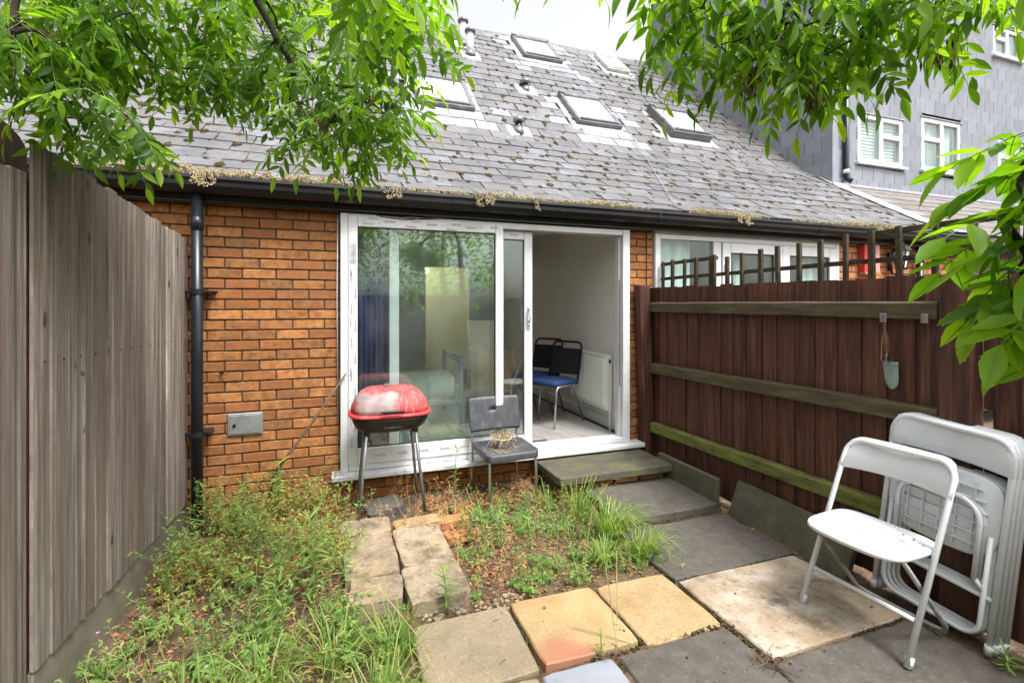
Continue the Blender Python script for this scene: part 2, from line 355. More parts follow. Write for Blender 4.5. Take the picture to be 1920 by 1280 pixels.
BEDBLUE = surf('bed_frame_paint', [(.10,.15,.22), (.15,.21,.29)], ns=5, rough=.4, bump=0)
BLUEFAB = surf('blue_fabric', [(.010,.026,.10), (.02,.045,.15)], ns=60, rough=.95, bump=.2, bs=200)
BLACKFAB = surf('black_fabric', [(.006,.006,.008), (.018,.018,.022)], ns=80, rough=.9, bump=.2, bs=200)
TANWOOD = surf('tan_wood', [(.33,.17,.06), (.42,.23,.09)], sc=(1,1,8), ns=4, rough=.5, bump=.05)
MAGENTA = surf('magenta_fabric', [(.20,.01,.06), (.30,.02,.10)], ns=8, rough=.9, bump=.1)
TROWELM = surf('trowel_blade', [(.18,.26,.23), (.30,.40,.36)], ns=10, rough=.4, bump=.1, bs=30, metallic=.3, layers=[((.34,.19,.08), 18, .64, .06, (1,1,1), .7)])
HANDLEW = surf('old_handle', [(.06,.03,.015), (.22,.12,.055)], ns=22, rough=.8, bump=.4, bs=50)
STRAW = surf('straw', [(.30,.20,.10), (.50,.38,.22)], ns=12, rough=.9, bump=0, randv=.3)
POTM = surf('pale_pot', [(.50,.50,.47), (.62,.62,.58)], ns=10, rough=.6, bump=.1, bs=40)
BARK = surf('ash_bark', [(.022,.017,.012), (.060,.047,.036)], ns=18, rough=.9, bump=.5, bs=40)
KEYS = surf('dry_ash_keys', [(.045,.020,.011), (.14,.065,.035)], ns=30, rough=.9, bump=0, randv=.4)
REDBOX = surf('red_box', [(.45,.03,.03), (.55,.06,.05)], ns=6, rough=.5, bump=0)
PINKBOX = surf('pink_box', [(.62,.25,.25), (.70,.33,.32)], ns=6, rough=.6, bump=0)
VOILE = surf('pale_curtain', [(.50,.56,.56), (.66,.72,.71)], sc=(14,14,.3), ns=3, rough=.9, bump=0)
BLIND = surf('white_blind', [(.66,.70,.70), (.74,.78,.77)], ns=3, rough=.7, bump=0)
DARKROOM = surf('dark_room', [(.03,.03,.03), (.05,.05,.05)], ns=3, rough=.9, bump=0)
UNDERLAY = surf('mossy_underlay', [(.010,.009,.006), (.030,.025,.012)], ns=20, rough=1, bump=.3, bs=60)
MOSS = surf('roof_moss', [(.016,.014,.007), (.042,.036,.012), (.085,.066,.018)], ns=25, rough=1, bump=.6, bs=150, randv=.5, hue=(.09,.05,.016))
SEDUM = surf('sedum', [(.26,.31,.12), (.42,.38,.24)], ns=20, rough=.8, bump=0, randv=.35, hue=(.55,.22,.17))
LITTER = surf('leaf_litter', [(.10,.05,.025), (.24,.13,.06), (.36,.22,.11)], ns=30, rough=.9, bump=0, randv=.45, hue=(.30,.09,.05))
STICKM = surf('dead_stem', [(.085,.05,.035), (.16,.10,.07)], sc=(5,5,5), ns=6, rough=.85, bump=.3, bs=60)
LEAF = m_leaf('ash_leaf', (.045,.115,.014), (.105,.235,.020), (.26,.43,.036), .64)
LEAF_YOUNG = m_leaf('young_ash_leaf', (.085,.20,.014), (.14,.29,.022), (.26,.42,.035), .6)
HERB = m_leaf('herb_leaf', (.38,.15,.10), (.26,.33,.075), (.50,.54,.14), .35, .6)
HERB_RED = m_leaf('red_herb_leaf', (.42,.11,.08), (.50,.26,.14), (.46,.44,.14), .35, .6)
WEED = m_leaf('weed_leaf', (.10,.20,.06), (.17,.29,.07), (.32,.44,.11), .35, .6)
GRASS = m_leaf('grass_blade', (.12,.22,.04), (.19,.31,.06), (.42,.42,.17), .4, .55)
REDSTEM = surf('red_stem', [(.20,.05,.035), (.30,.12,.05)], ns=8, rough=.7, bump=0)
GREENSTEM = surf('green_stem', [(.14,.22,.05), (.22,.28,.08)], ns=8, rough=.7, bump=0)
PETAL = surf('pink_petal', [(.55,.25,.45), (.65,.35,.55)], ns=8, rough=.7, bump=0)
YPETAL = surf('yellow_petal', [(.65,.50,.05), (.75,.60,.10)], ns=8, rough=.7, bump=0)
def m_glass(name, ior=1.55, dirt=.06, tint=(.90,.96,.94)):
    t = NT(name); fr = t.n('ShaderNodeFresnel'); gb = t.n('ShaderNodeNewGeometry'); t.l(t.maprange(gb.outputs['Backfacing'], 0, 1, ior, 1/ior), fr.inputs['IOR'])
    tr = t.n('ShaderNodeBsdfTransparent'); tr.inputs['Color'].default_value = (*tint, 1)
    gl = t.n('ShaderNodeBsdfGlossy'); gl.inputs['Roughness'].default_value = .012; gl.inputs['Color'].default_value = (.95,1,.97,1)
    df = t.n('ShaderNodeBsdfDiffuse'); df.inputs['Color'].default_value = (.5,.52,.5,1)
    mx = t.n('ShaderNodeMixShader'); mg = t.n('ShaderNodeMixShader')
    d = t.maprange(t.noise(t.pos((1,1,.4)), 6, 6), .4, .75, dirt*.3, dirt*1.6)
    t.l(d, mx.inputs[0]); t.l(tr.outputs[0], mx.inputs[1]); t.l(df.outputs[0], mx.inputs[2])
    t.l(fr.outputs[0], mg.inputs[0]); t.l(mx.outputs[0], mg.inputs[1]); t.l(gl.outputs[0], mg.inputs[2])
    t.l(mg.outputs[0], t.out.inputs['Surface']); return t.m
GLASS = m_glass('glass', 1.85, .04)
GLASS_W = m_glass('window_glass', 1.6, .05)
def m_painted_sky_pane():
    t = NT('painted_sky_pane'); t.principled((.86,.87,.88), .06, None, 0, .9, 1.0); return t.m  # near-white base colour stands in for bright sky mirrored in the pane
PAINTED_SKY_PANE = m_painted_sky_pane()
def m_lamp():
    t = NT('bulb'); e = t.n('ShaderNodeEmission'); e.inputs['Color'].default_value = (1,.86,.6,1); e.inputs['Strength'].default_value = 12
    t.l(e.outputs[0], t.out.inputs['Surface']); return t.m
BULB = m_lamp()

# ================================================================== SETTING
def grid_mesh(x0, x1, y0, y1, nx, ny, fz):
    mb = MB(); v = []; f = []
    for j in range(ny+1):
        for i in range(nx+1):
            x = x0+(x1-x0)*i/nx; y = y0+(y1-y0)*j/ny; v.append((x, y, fz(x, y)))
    for j in range(ny):
        for i in range(nx):
            a = j*(nx+1)+i; f.append((a, a+1, a+nx+2, a+nx+1))
    mb.add(v, f); return mb
def soil_z(x, y):
    n = noise.noise(Vector((x*2.3, y*2.3, 1.7)))*.022 + noise.noise(Vector((x*9, y*9, 4.1)))*.010 + noise.noise(Vector((x*24, y*24, 8.)))*.004
    return -.032 + n
ground = MB().box(-45, 45, -45, 45, -.6, -.11).build('ground', SOIL, kind='structure', label='bare brown soil of the gardens', cat='ground')
bed = grid_mesh(-1.35, 3.4, .2, 4.02, 120, 96, soil_z).build('flower_bed_soil', SOIL, smooth=True, kind='structure', label='uneven soil of the overgrown garden bed', cat='soil')

# ---- patio: slabs as parts
patio = MB().box(.28, 2.74, -2.6, 1.84, -.16, -.014).build('patio', SOIL, kind='structure', label='patio of mismatched paving slabs', cat='patio')
def slab(x0, x1, y0, y1, z1, th, mat, name='paving_slab', parent=patio, tilt=(0,0,0), jag=.003, label=None):
    """slab with slightly worn, uneven edges"""
    cx_, cy_ = (x0+x1)/2, (y0+y1)/2; w, d = (x1-x0)/2, (y1-y0)/2
    nx = 7; ring = []
    for (ax, ay, bx, by) in ((-w,-d,w,-d), (w,-d,w,d), (w,d,-w,d), (-w,d,-w,-d)):
        for i in range(nx):
            t = i/nx; px = ax+(bx-ax)*t; py = ay+(by-ay)*t
            cr = .010 if i == 0 else 0.0
            ln = math.hypot(px, py); px -= px/ln*cr; py -= py/ln*cr
            px += random.gauss(0, jag*.5); py += random.gauss(0, jag*.5); ring.append((px, py))
    n = len(ring); ch = .006
    rings = [[Vector((px, py, -th)) for px, py in ring], [Vector((px, py, -ch)) for px, py in ring],
             [Vector((px*(1-ch/w), py*(1-ch/d), random.gauss(0, .0008))) for px, py in ring]]
    mb = MB(); mb.loft(rings)
    mb.v = [tuple(p) for p in mb.v]
    M = Matrix.Translation((cx_, cy_, z1)) @ Euler(tilt).to_matrix().to_4x4()
    mb.v = [tuple(M @ Vector(p)) for p in mb.v]
    return mb.build(name, mat, parent, label=label)
slab(.315, .785, 1.845, 2.30, .0, .045, BSLAB, tilt=(R(.4), R(-.5), 0), label='buff sandy slab')
slab(.805, 1.268, 1.852, 2.31, .004, .045, RSLAB, tilt=(R(-.6), R(.3), 0), label='yellow slab with a red stained corner')
slab(1.285, 1.712, 1.822, 2.29, -.002, .045, YSLAB, tilt=(R(.3), R(.3), 0), label='yellow sandy slab')
slab(1.735, 2.59, 1.572, 2.192, .002, .045, PSLAB, tilt=(R(-.2), R(.2), 0), label='large pinkish slab with white stains')
slab(1.735, 2.62, 2.205, 2.80, .0, .045, DSLAB, label='dark brown slab')
slab(1.84, 2.655, 2.875, 3.50, .035, .06, DSLAB, tilt=(R(.6), R(0), 0), label='raised dark slab below the step')
slab(1.125, 1.70, 1.21, 1.805, -.002, .045, DSLAB, tilt=(R(.2), R(-.3), 0))
slab(1.715, 2.60, .95, 1.556, -.004, .045, DSLAB)
slab(.775, 1.105, 1.36, 1.825, -.008, .04, BLUESLAB, label='blue grey slate slab')
slab(.31, .76, 1.36, 1.828, -.006, .04, BSLAB)
for (x0, x1, y0, y1, m) in ((.31, .90, .74, 1.345, DSLAB), (.915, 1.70, .60, 1.195, DSLAB), (1.715, 2.6, .34, .935, DSLAB), (.31, 1.1, -.02, .585, DSLAB),
                            (1.12, 1.7, -.02, .585, BSLAB), (1.715, 2.6, -.28, .325, DSLAB), (.31, 1.1, -.64, -.035, BSLAB), (1.12, 2.6, -1.0, -.30, DSLAB)):
    slab(x0, x1, y0, y1, -.004, .045, m)

# ---- step at the door
step = thing('door_step', (2.1, 3.7, 0), 'mossy concrete slab on bricks forming the step below the open door', 'step')
slab(1.60, 2.655, 3.40, 3.93, .165, .055, MSLAB, 'step_slab', step)
for i, x in enumerate((1.66, 1.90, 2.14, 2.38)):
    MB().box(x, x+.215, 3.47, 3.57, .04, .108, .005).build('brick', BRICK_PALE if i == 2 else BRICK, step)
    MB().box(x-.03, x+.185, 3.48, 3.58, -.04, .03, .005).build('brick', BRICK, step)
MB().box(2.60, 2.64, 3.5, 3.88, -.05, .108, .005).build('support', DSLAB, step)
MB().box(1.64, 1.74, 3.6, 3.85, -.05, .108, .005).build('support', DSLAB, step)

# ================================================================== HOUSES
WY = 4.0
house = thing('terraced_house', (0, WY, 0), 'orange brick terraced house with white sliding door and mossy slate roof', 'house')
house2 = thing('terraced_house', (5, WY, 0), 'terraced house with white french doors beyond the dark fence', 'house')
# --- bricks
def brick_mesh(name, mat, seed):
    random.seed(seed); mb = MB().box(-.1075, .1075, -.0, .08, -.0325, .0325, .004)
    mb.v = [(x+random.gauss(0, .0008), y+random.gauss(0, .0012), z+random.gauss(0, .0007)) for x, y, z in mb.v]
    return mb.mesh(name, mat)
bricks = [brick_mesh('brick', BRICK, s) for s in range(6)]
bricks2 = [brick_mesh('brick', BRICK_PALE, s+20) for s in range(4)]
random.seed(11)
def lay(parent, x0, x1, z0, z1, meshes, from_right=True, skip=None, zoff=0.0):
    k = 0; z = z0
    while z + .0325 < z1:
        zc = z + .0325+zoff; w0 = .1025 if k % 2 else .215
        segs = []; x = x1 if from_right else x0; first = True
        while (x > x0+.02 if from_right else x < x1-.02):
            w = w0 if first else .215; first = False
            if from_right: a, b = max(x-w, x0), x
            else: a, b = x, min(x+w, x1)
            if b-a > .03: segs.append((a, b))
            x = (a-.010) if from_right else (b+.010)
        for a, b in segs:
            if skip and skip(a, b, zc): continue
            place('brick', random.choice(meshes), ((a+b)/2, WY+random.gauss(0, .0014), zc), (random.gauss(0, .006), random.gauss(0, .004), random.gauss(0, .004)), parent, ((b-a)/.215, 1, 1))
        z += .075; k += 1
wallm = MB()
wallm.box(-5, -.002, WY+.011, WY+.12, -.5, 2.36)
wallm.box(-.002, 2.585, WY+.011, WY+.12, -.5, .17)
wallm.box(2.585, 2.885, WY+.011, WY+.12, -.5, 2.36)
wallm.box(-.002, 2.585, WY+.03, WY+.12, 2.235, 2.36)
wall = wallm.build('brick_wall', MORTAR, house)
lay(wall, -1.62, -.004, -.095, 2.29, bricks, True)
lay(wall, .0, 2.58, -.095, .13, bricks, True)
lay(wall, 2.592, 2.88, -.095, 2.29, bricks, False)
MB().box(-.002, 2.585, WY-.012, WY+.028, 2.224, 2.30, .003).build('lintel_board', TIMBER_BROWN, house)
wall2m = MB().box(2.887, 7.4, WY+.011, WY+.12, -.5, .1).box(5.40, 13, WY+.011, WY+.12, .1, 2.36).box(2.887, 5.40, WY+.02, WY+.12, 2.30, 2.36)
wall2 = wall2m.build('brick_wall', MORTAR, house2)
lay(wall2, 5.41, 7.6, 1.45, 2.28, bricks2, False)

# --- roof profile
PROF = [(3.88, 2.40)]
for L_, a_ in ((.25, 24), (.25, 29), (1.25, 32.5), (.5, 35), (.25, 40), (4.38, 45)):
    y_, z_ = PROF[-1]; PROF.append((y_+L_*math.cos(R(a_)), z_+L_*math.sin(R(a_))))
def prof(s):
    for (y0, z0), (y1, z1) in zip(PROF, PROF[1:]):
        l = math.hypot(y1-y0, z1-z0)
        if s <= l or (y1, z1) == PROF[-1]:
            t = s/l; a = math.atan2(z1-z0, y1-y0); return y0+(y1-y0)*t, z0+(z1-z0)*t, a
        s -= l
SLEN = sum(math.hypot(b[0]-a[0], b[1]-a[1]) for a, b in zip(PROF, PROF[1:]))
def s_at_Y(Y):
    s = 0
    for (y0, z0), (y1, z1) in zip(PROF, PROF[1:]):
        l = math.hypot(y1-y0, z1-z0)
        if Y <= y1: return s + l*(Y-y0)/(y1-y0)
        s += l
    return s
PARTY = 2.90
def side_x(Y): return 7.42 if Y < 5.57 else 7.42-(Y-5.57)*.262
def roof_sheet(x0, x1f, name, parent):
    mb = MB(); off = .02; outer = []; inner = []
    ys = [3.88+.01] + [p[0] for p in PROF[1:]]
    for y in ys:
        s = s_at_Y(y); Y, z, a = prof(s); outer.append((Y, z-.004)); inner.append((Y, z-.16))
    v = []; f = []
    for (Y, z), (Yi, zi) in zip(outer, inner):
        x1 = x1f(Y); v += [(x0, Y, z), (x1, Y, z), (x0, Yi, zi), (x1, Yi, zi)]
    for i in range(len(outer)-1):
        a = i*4; f += [(a, a+1, a+5, a+4), (a+2, a+6, a+7, a+3), (a, a+4, a+6, a+2), (a+1, a+3, a+7, a+5)]
    f += [(0, 2, 3, 1), (len(v)-4, len(v)-3, len(v)-1, len(v)-2)]
    # back slope behind the ridge
    Yr, zr = PROF[-1]; b = len(v); x1 = x1f(Yr)
    v += [(x0, Yr+4.5, zr-4.6), (x1, Yr+4.5, zr-4.6), (x0, Yr+4.5, zr-4.8), (x1, Yr+4.5, zr-4.8)]
    e = b-4; f += [(e, e+1, b+1, b), (b, b+1, b+3, b+2), (e+2, b+2, b+3, e+3), (e, b, b+2, e+2), (e+1, e+3, b+3, b+1)]
    mb.add(v, f); return mb.build(name, UNDERLAY, parent)
roofA = roof_sheet(-5.2, lambda Y: PARTY-.001, 'roof', house)
roofB = roof_sheet(PARTY, lambda Y: side_x(Y)-.01, 'roof', house2)
SKY = {'top': (3.15, 3.92, 8.25, 8.93, 'B'), 'small': (4.93, 5.42, 8.33, 8.83, 'B'), 'mid': (3.28, 4.03, 6.40, 7.05, 'B'), 'right': (4.93, 5.70, 6.40, 7.02, 'B'), 'left': (.94, 1.71, 6.34, 6.95, 'A')}
def slate_mesh(seed, mat):
    random.seed(seed); j = lambda q: random.gauss(0, q)
    w, L, t = .1432, .31, .0125
    o = [(-w+j(.002), j(.003)), (-w*.35, j(.003)), (w*.4, j(.003)), (w+j(.002), j(.003)), (w+j(.002), L), (-w+j(.002), L)]
    if seed % 4 == 3: o[3] = (w-.012, .0); o.insert(4, (w, .022))
    if seed % 5 == 4: o[0] = (-w+.02, .0); o.append((-w, .03))
    mb = MB().extr(o, 'z', 0, t); return mb.mesh('slate', mat)
SL = {k: [slate_mesh(s, m) for s in range(6)] for k, m in (('old', SLATE), ('new', SLATE_NEW))}
random.seed(5)
slates = {'A': [], 'B': []}; moss_spots = []
EXPO, SW = .25, .296
ncourse = int(SLEN/EXPO)
for k in range(ncourse):
    s = k*EXPO
    Y, z, a = prof(s); Y2, z2, a2 = prof(min(s+.31, SLEN+.05))
    am = (a+a2)/2; n = Vector((0, -math.sin(am), math.cos(am)))
    B = Vector((0, Y, z)) + n*.020; T = Vector((0, Y2, z2)) + n*.010
    ang = math.atan2(T.z-B.z, T.y-B.y)
    x = -5.0 + (k % 2)*SW*.5
    while x < side_x(Y)-.06:
        part = 'A' if x < PARTY else 'B'
        ys = Y+.12
        new = False; hid = False
        for nm, (x0, x1, yl, yh, pp) in SKY.items():
            if x0-.05 < x < x1+.05 and yl-.02 < ys < yh-.1: hid = True
            if nm != 'small' and x0-.42 < x < x1+.40 and yl-.42 < ys < yh+.18 and random.random() < (.38 if nm != 'right' else .12): new = True
            if nm in ('mid', 'top', 'left') and x0-.05 < x < x1+.1 and yl-.30 < ys < yl: new = True
        if not hid:
            slates[part].append((Vector((x+random.gauss(0, .003), B.y, B.z+random.gauss(0, .0015))), (ang+random.gauss(0, .006), random.gauss(0, .006), random.gauss(0, .008)), 'new' if new else 'old', random.randrange(6)))
            if not new and Y > 3.9:
                dens = 1.25 if Y < 6.0 else .95
                if random.random() < dens*(.55+.9*noise.noise(Vector((x*.7, Y*.7, 3)))+.35): moss_spots.append((part, x+SW/2+random.gauss(0, .012), s+rnd(-.02, .2), rnd(.5, 1.25)))
                if random.random() < dens*1.1: moss_spots.append((part, x+rnd(-.14, .14), s+rnd(-.03, .0), rnd(.5, 1.0)))
                if x > 3.5 and Y > 5.8 and random.random() < .25: moss_spots.append((part, x+rnd(-.14, .14), s+rnd(0, .2), rnd(.6, 1.2)))
        x += SW
eye = Vector((0, 0, 1.5))
for part, roof in (('A', roofA), ('B', roofB)):
    vis = lambda q: (q[0]-eye).length + (50 if q[0].x < -1.9 or (q[0].x < q[0].y*-.46) else 0)
    L = sorted(slates[part], key=vis)
    for loc, rot, kd, vi in L[:300]: place('slate', SL[kd][vi], loc, rot, roof)
    mb = {'old': MB(), 'new': MB()}
    for loc, rot, kd, vi in L[300:]:
        Mx = Matrix.LocRotScale(loc, Euler(rot), None); me = SL[kd][vi]
        mb[kd].add([Mx @ v.co for v in me.vertices], [tuple(p.vertices) for p in me.polygons], 0)
    allm = MB(); allm.add(mb['old'].v, mb['old'].f, 0); allm.add(mb['new'].v, mb['new'].f, 1)
    allm.build('upper_slates', [SLATE, SLATE_NEW], roof, kind='stuff')
# ridge tiles
for part, house_, roof, x0, x1 in (('A', house, roofA, -5.0, PARTY), ('B', house2, roofB, PARTY, 6.5)):
    Yr, zr = PROF[-1]; x = x0
    rm = MB().extr([(Yr-.14, zr-.12), (Yr-.02, zr+.035), (Yr+.02, zr+.035), (Yr+.14, zr-.12), (Yr+.12, zr-.13), (Yr, zr+.005), (Yr-.12, zr-.13)], 'x', -.22, .22).mesh('ridge_tile', SLATE)
    while x < x1-.1:
        place('ridge_tile', rm, (x+.22, 0, random.gauss(0, .004)), (0, 0, 0), roof); x += .452
# moss
def ico(sub):
    bm = bmesh.new(); bmesh.ops.create_icosphere(bm, subdivisions=sub, radius=1)
    v = [p.co.copy() for p in bm.verts]; f = [tuple(x.index for x in q.verts) for q in bm.faces]; bm.free(); return v, f
ICO1, ICO2 = ico(1), ico(2)
mossmb = {'A': MB(), 'B': MB()}
for part, x, s, sc in moss_spots:
    if s < 0: continue
    Y, z, a = prof(s); n = Vector((0, -math.sin(a), math.cos(a))); u = Vector((0, math.cos(a), math.sin(a)))
    c = Vector((x, Y, z)) + n*.024
    for _ in range(random.choice((1, 2, 2, 3))):
        q = c + Vector((rnd(-.018, .018), 0, 0)) + u*rnd(-.035, .035); r = rnd(.012, .033)*sc
        v, f = ICO1; ph = rnd(0, 9)
        el = rnd(.8, 1.9); ex = rnd(.9, 1.5)
        pts = []
        for p in v:
            w = 1+.55*noise.noise(p*1.8+Vector((ph, 0, ph)))
            pts.append(q + Vector((1,0,0))*p.x*r*ex*w + u*p.y*r*el*w + n*p.z*r*.75*w)
        mossmb[part].add(pts, f)
for part, roof in (('A', roofA), ('B', roofB)): mossmb[part].build('moss', MOSS, roof, smooth=True, kind='stuff')

# --- skylights
def skylight(name, x0, x1, yl, yh, house_, raise_=.075, wood=False):
    s0 = s_at_Y(yl); Y0, z0, a = prof(s0+.02); Ls = (yh-yl)/math.cos(a); w = x1-x0
    M = Matrix.Translation(((x0+x1)/2, Y0, z0)) @ Matrix.Rotation(a, 4, 'X')
    fm = TANWOOD if wood else GREYMETAL
    p = MB()
    p.box(-w/2-.10, w/2+.10, -.20, Ls+.10, .012, .030, .004, M)
    sk = p.build('skylight', LEAD, house_)
    fr = MB(); b = .062; h = raise_
    fr.box(-w/2, -w/2+b, 0, Ls, .031, h+.03, .006, M); fr.box(w/2-b, w/2, 0, Ls, .031, h+.03, .006, M)
    fr.box(-w/2+b+.001, w/2-b-.001, 0.001, b, .031, h+.045, .006, M); fr.box(-w/2+b+.001, w/2-b-.001, Ls-b-.02, Ls-.001, .031, h+.05, .006, M)
    fr.box(-w/2-.008, w/2+.008, Ls-.03, Ls+.03, .031, h+.055, .008, M)
    fr.box(-w/2-.005, w/2+.005, -.035, -.002, .033, h+.02, .008, M)
    fr.build('frame', fm if not wood else [CEMENT], sk)
    MB().box(-w/2+b-.004, w/2-b+.004, b-.004, Ls-b-.016, .034, h+.012, 0, M).build('pane', PAINTED_SKY_PANE, sk)
    return sk
for nm, (x0, x1, yl, yh, pp) in SKY.items():
    skylight(nm, x0, x1, yl, yh, house if pp == 'A' else house2, .075 if nm != 'right' else .12, nm == 'small')
# --- vents and flue pipes on the slope
def on_roof(x, Y):
    s = s_at_Y(Y); y, z, a = prof(s); return Vector((x, y, z)), a
def flue(x, Y, h, r, cap, parent, mat):
    p, a = on_roof(x, Y)
    M = Matrix.Translation(p) @ Matrix.Rotation(a, 4, 'X')
    fl = MB().box(-.16, .16, -.2, .14, .02, .034, .003, M).build('flue_pipe', CEMENT, parent)
    m = MB(); m.tube([p+Vector((0,0,-.02)), p+Vector((0,0,h))], r, 16); m.build('pipe', mat, fl, True)
    m = MB(); m.lathe([(r*2.0, -.06), (r*1.25, .06)], p+Vector((0,0,.02)), 16); m.build('collar', GREYMETAL, fl, True)
    m = MB(); m.lathe([(r*cap, -.0), (r*cap*1.05, .02), (r*cap*.92, .05), (r*cap*.4, .085), (.004, .09)], p+Vector((0,0,h)), 18); m.build('cap', GREYMETAL, fl, True)
flue(2.04, 8.30, .42, .062, 1.5, house, UPVC_CLEAN); flue(2.08, 7.98, .40, .062, 1.5, house, UPVC_CLEAN)
flue(2.76, 7.13, .12, .045, 2.0, house, PIPE); flue(2.24, 6.04, .15, .048, 1.5, house, PIPE)
# --- gutter, fascia, downpipes
def gutter(x0, x1, house_, joint):
    o = [(3.905, 2.388), (3.895, 2.388), (3.895, 2.30), (3.815, 2.296), (3.795, 2.33), (3.788, 2.388), (3.776, 2.388), (3.772, 2.366), (3.783, 2.345), (3.784, 2.318), (3.803, 2.285), (3.83, 2.272), (3.905, 2.272)]
    g = MB().extr(o, 'x', x0, x1); go = g.build('gutter', BLACKP, house_)
    for j in joint:
        MB().extr([(y-.004 if y < 3.84 else y, z-.004 if z < 2.3 else z+.001) for y, z in o[6:]] + [(3.905, 2.29), (3.82, 2.291), (3.80, 2.325), (3.793, 2.389)], 'x', j-.05, j+.05).build('union', BLACKP, go)
    MB().box(x0, x1, 3.800, 3.894, 2.305, 2.36).build('gutter_silt', SOIL, go)
    MB().box(x0, x1, 3.907, 3.935, 2.225, 2.375, .003).build('fascia', BLACKP, house_)
    MB().box(x0, x1, 3.936, 4.01, 2.305, 2.33).build('soffit', BLACKP, house_)
gutter(-5, 2.868, house, (-1.2, .9)); gutter(2.872, 7.6, house2, (4.9,))
def downpipe(x, y, r, z0, z1, house_, br):
    pts = [(x, y, z1), (x, y, z0)]
    m = MB(); m.tube(pts, r, 16); d = m.build('downpipe', PIPE, house_, True)
    m = MB(); m.tube([(x, y, z1-.16), (x, y, z1-.26)], r+.004, 16); m.build('socket', PIPE, d, True)
    for z in br:
        m = MB(); m.tube([(x, y, z-.018), (x, y, z+.018)], r+.006, 16); m.box(x-.075, x+.075, y+.01, WY+.003, z-.012, z+.012, .003); m.tube([(x+.062, y-.006, z), (x+.062, y+.012, z)], .008, 8); m.build('bracket', PIPE, d)
downpipe(-.925, 3.868, .036, -.06, 2.285, house, (1.60, .62))
downpipe(6.72, 3.93, .04, 0, 2.30, house2, ())
# --- sedum growing along the gutter
sed = {'A': MB(), 'B': MB()}
random.seed(21)
for i in range(3400):
    x = rnd(-1.6, 6.6)
    dn = noise.noise(Vector((x*1.5, 0, 2.2)))+.5
    if x > 2.7 and x < 3.2: continue
    if random.random() > dn*1.5: continue
    hang = noise.noise(Vector((x*4.1, 5, 1))) > .33
    y = rnd(3.785, 3.90); p = Vector((x, y, 2.375)); m = sed['A' if x < 2.87 else 'B']
    h = rnd(.010, .042)*(.8+dn)
    if hang and random.random() < .35:
        y = 3.775; p = Vector((x, y, 2.385)); pts = [p, p+Vector((rnd(-.02,.02), -.025, .01)), p+Vector((rnd(-.03,.03), -.04, -rnd(.02,.075)))]
    else: pts = [p, p+Vector((rnd(-.012,.012), rnd(-.01,.01), h*.6)), p+Vector((rnd(-.02,.02), rnd(-.02,.01), h))]
    m.tube(pts, [.0016, .0016, .001], 3, False)
    for q in range(5):
        c = pts[2] + Vector((rnd(-.011,.011), rnd(-.009,.009), rnd(-.014,.009))); r = rnd(.003, .0065)
        m.add([c+v*r for v in ICO1[0]], ICO1[1])
for k, h_ in (('A', house), ('B', house2)): sed[k].build('sedum', SEDUM, h_, kind='stuff', label='pink and yellow sedum growing in the gutter')

# --- cable down the roof, cables under the eaves
def cable(pts, r, parent, mat=BLACKP, name='cable'):
    m = MB(); m.tube(pts, r, 6); return m.build(name, mat, parent, True)
cp = []
for x, Y in ((4.52, 8.6), (4.36, 7.45), (4.20, 6.75), (4.12, 6.2), (3.85, 5.4), (3.50, 4.7), (3.15, 4.0)):
    p, a = on_roof(x, Y); cp.append(p+Vector((0, -math.sin(a), math.cos(a)))*.045)
cable(cp, .004, house2, LEAD)
cable([(2.80, 3.765, 2.36), (2.795, 3.80, 2.25), (2.80, 3.985, 2.20), (2.802, 3.985, 1.5), (2.795, 3.985, .9)], .004, house)
cable([(.02, 3.985, 2.20), (.35, 3.925, 2.215), (.62, 3.92, 2.20), (.9, 3.925, 2.235), (1.3, 3.93, 2.24)], .004, house)
cable([(.3, 3.928, 2.20), (.5, 3.922, 2.19), (.75, 3.92, 2.222), (1.0, 3.93, 2.24)], .005, house, TIMBER_BROWN)
cable([(-.015, 3.99, 2.24), (-.02, 3.985, 1.5), (-.012, 3.985, .6)], .004, house, UPVC)
# --- meter box cover
mbx = MB().box(-.765, -.535, WY-.016, WY+.02, .56, .72, .004).build('meter_cover', ZINC, house)
MB().box(-.752, -.548, WY-.021, WY-.0165, .573, .707, .003).build('lid', ZINC, mbx)
m = MB(); m.tube([(-.72, WY-.0215, .635), (-.72, WY-.027, .635)], .012, 12); m.build('lock', BLACKP, mbx)
for q in ((-.805, 1.02), (-.84, 1.60)):
    m = MB(); m.tube([(q[0], WY+.01, q[1]), (q[0], WY-.03, q[1]), (q[0]+.02, WY-.035, q[1]+.004)], .007, 8); m.build('wall_fixing', BLACKP, house)

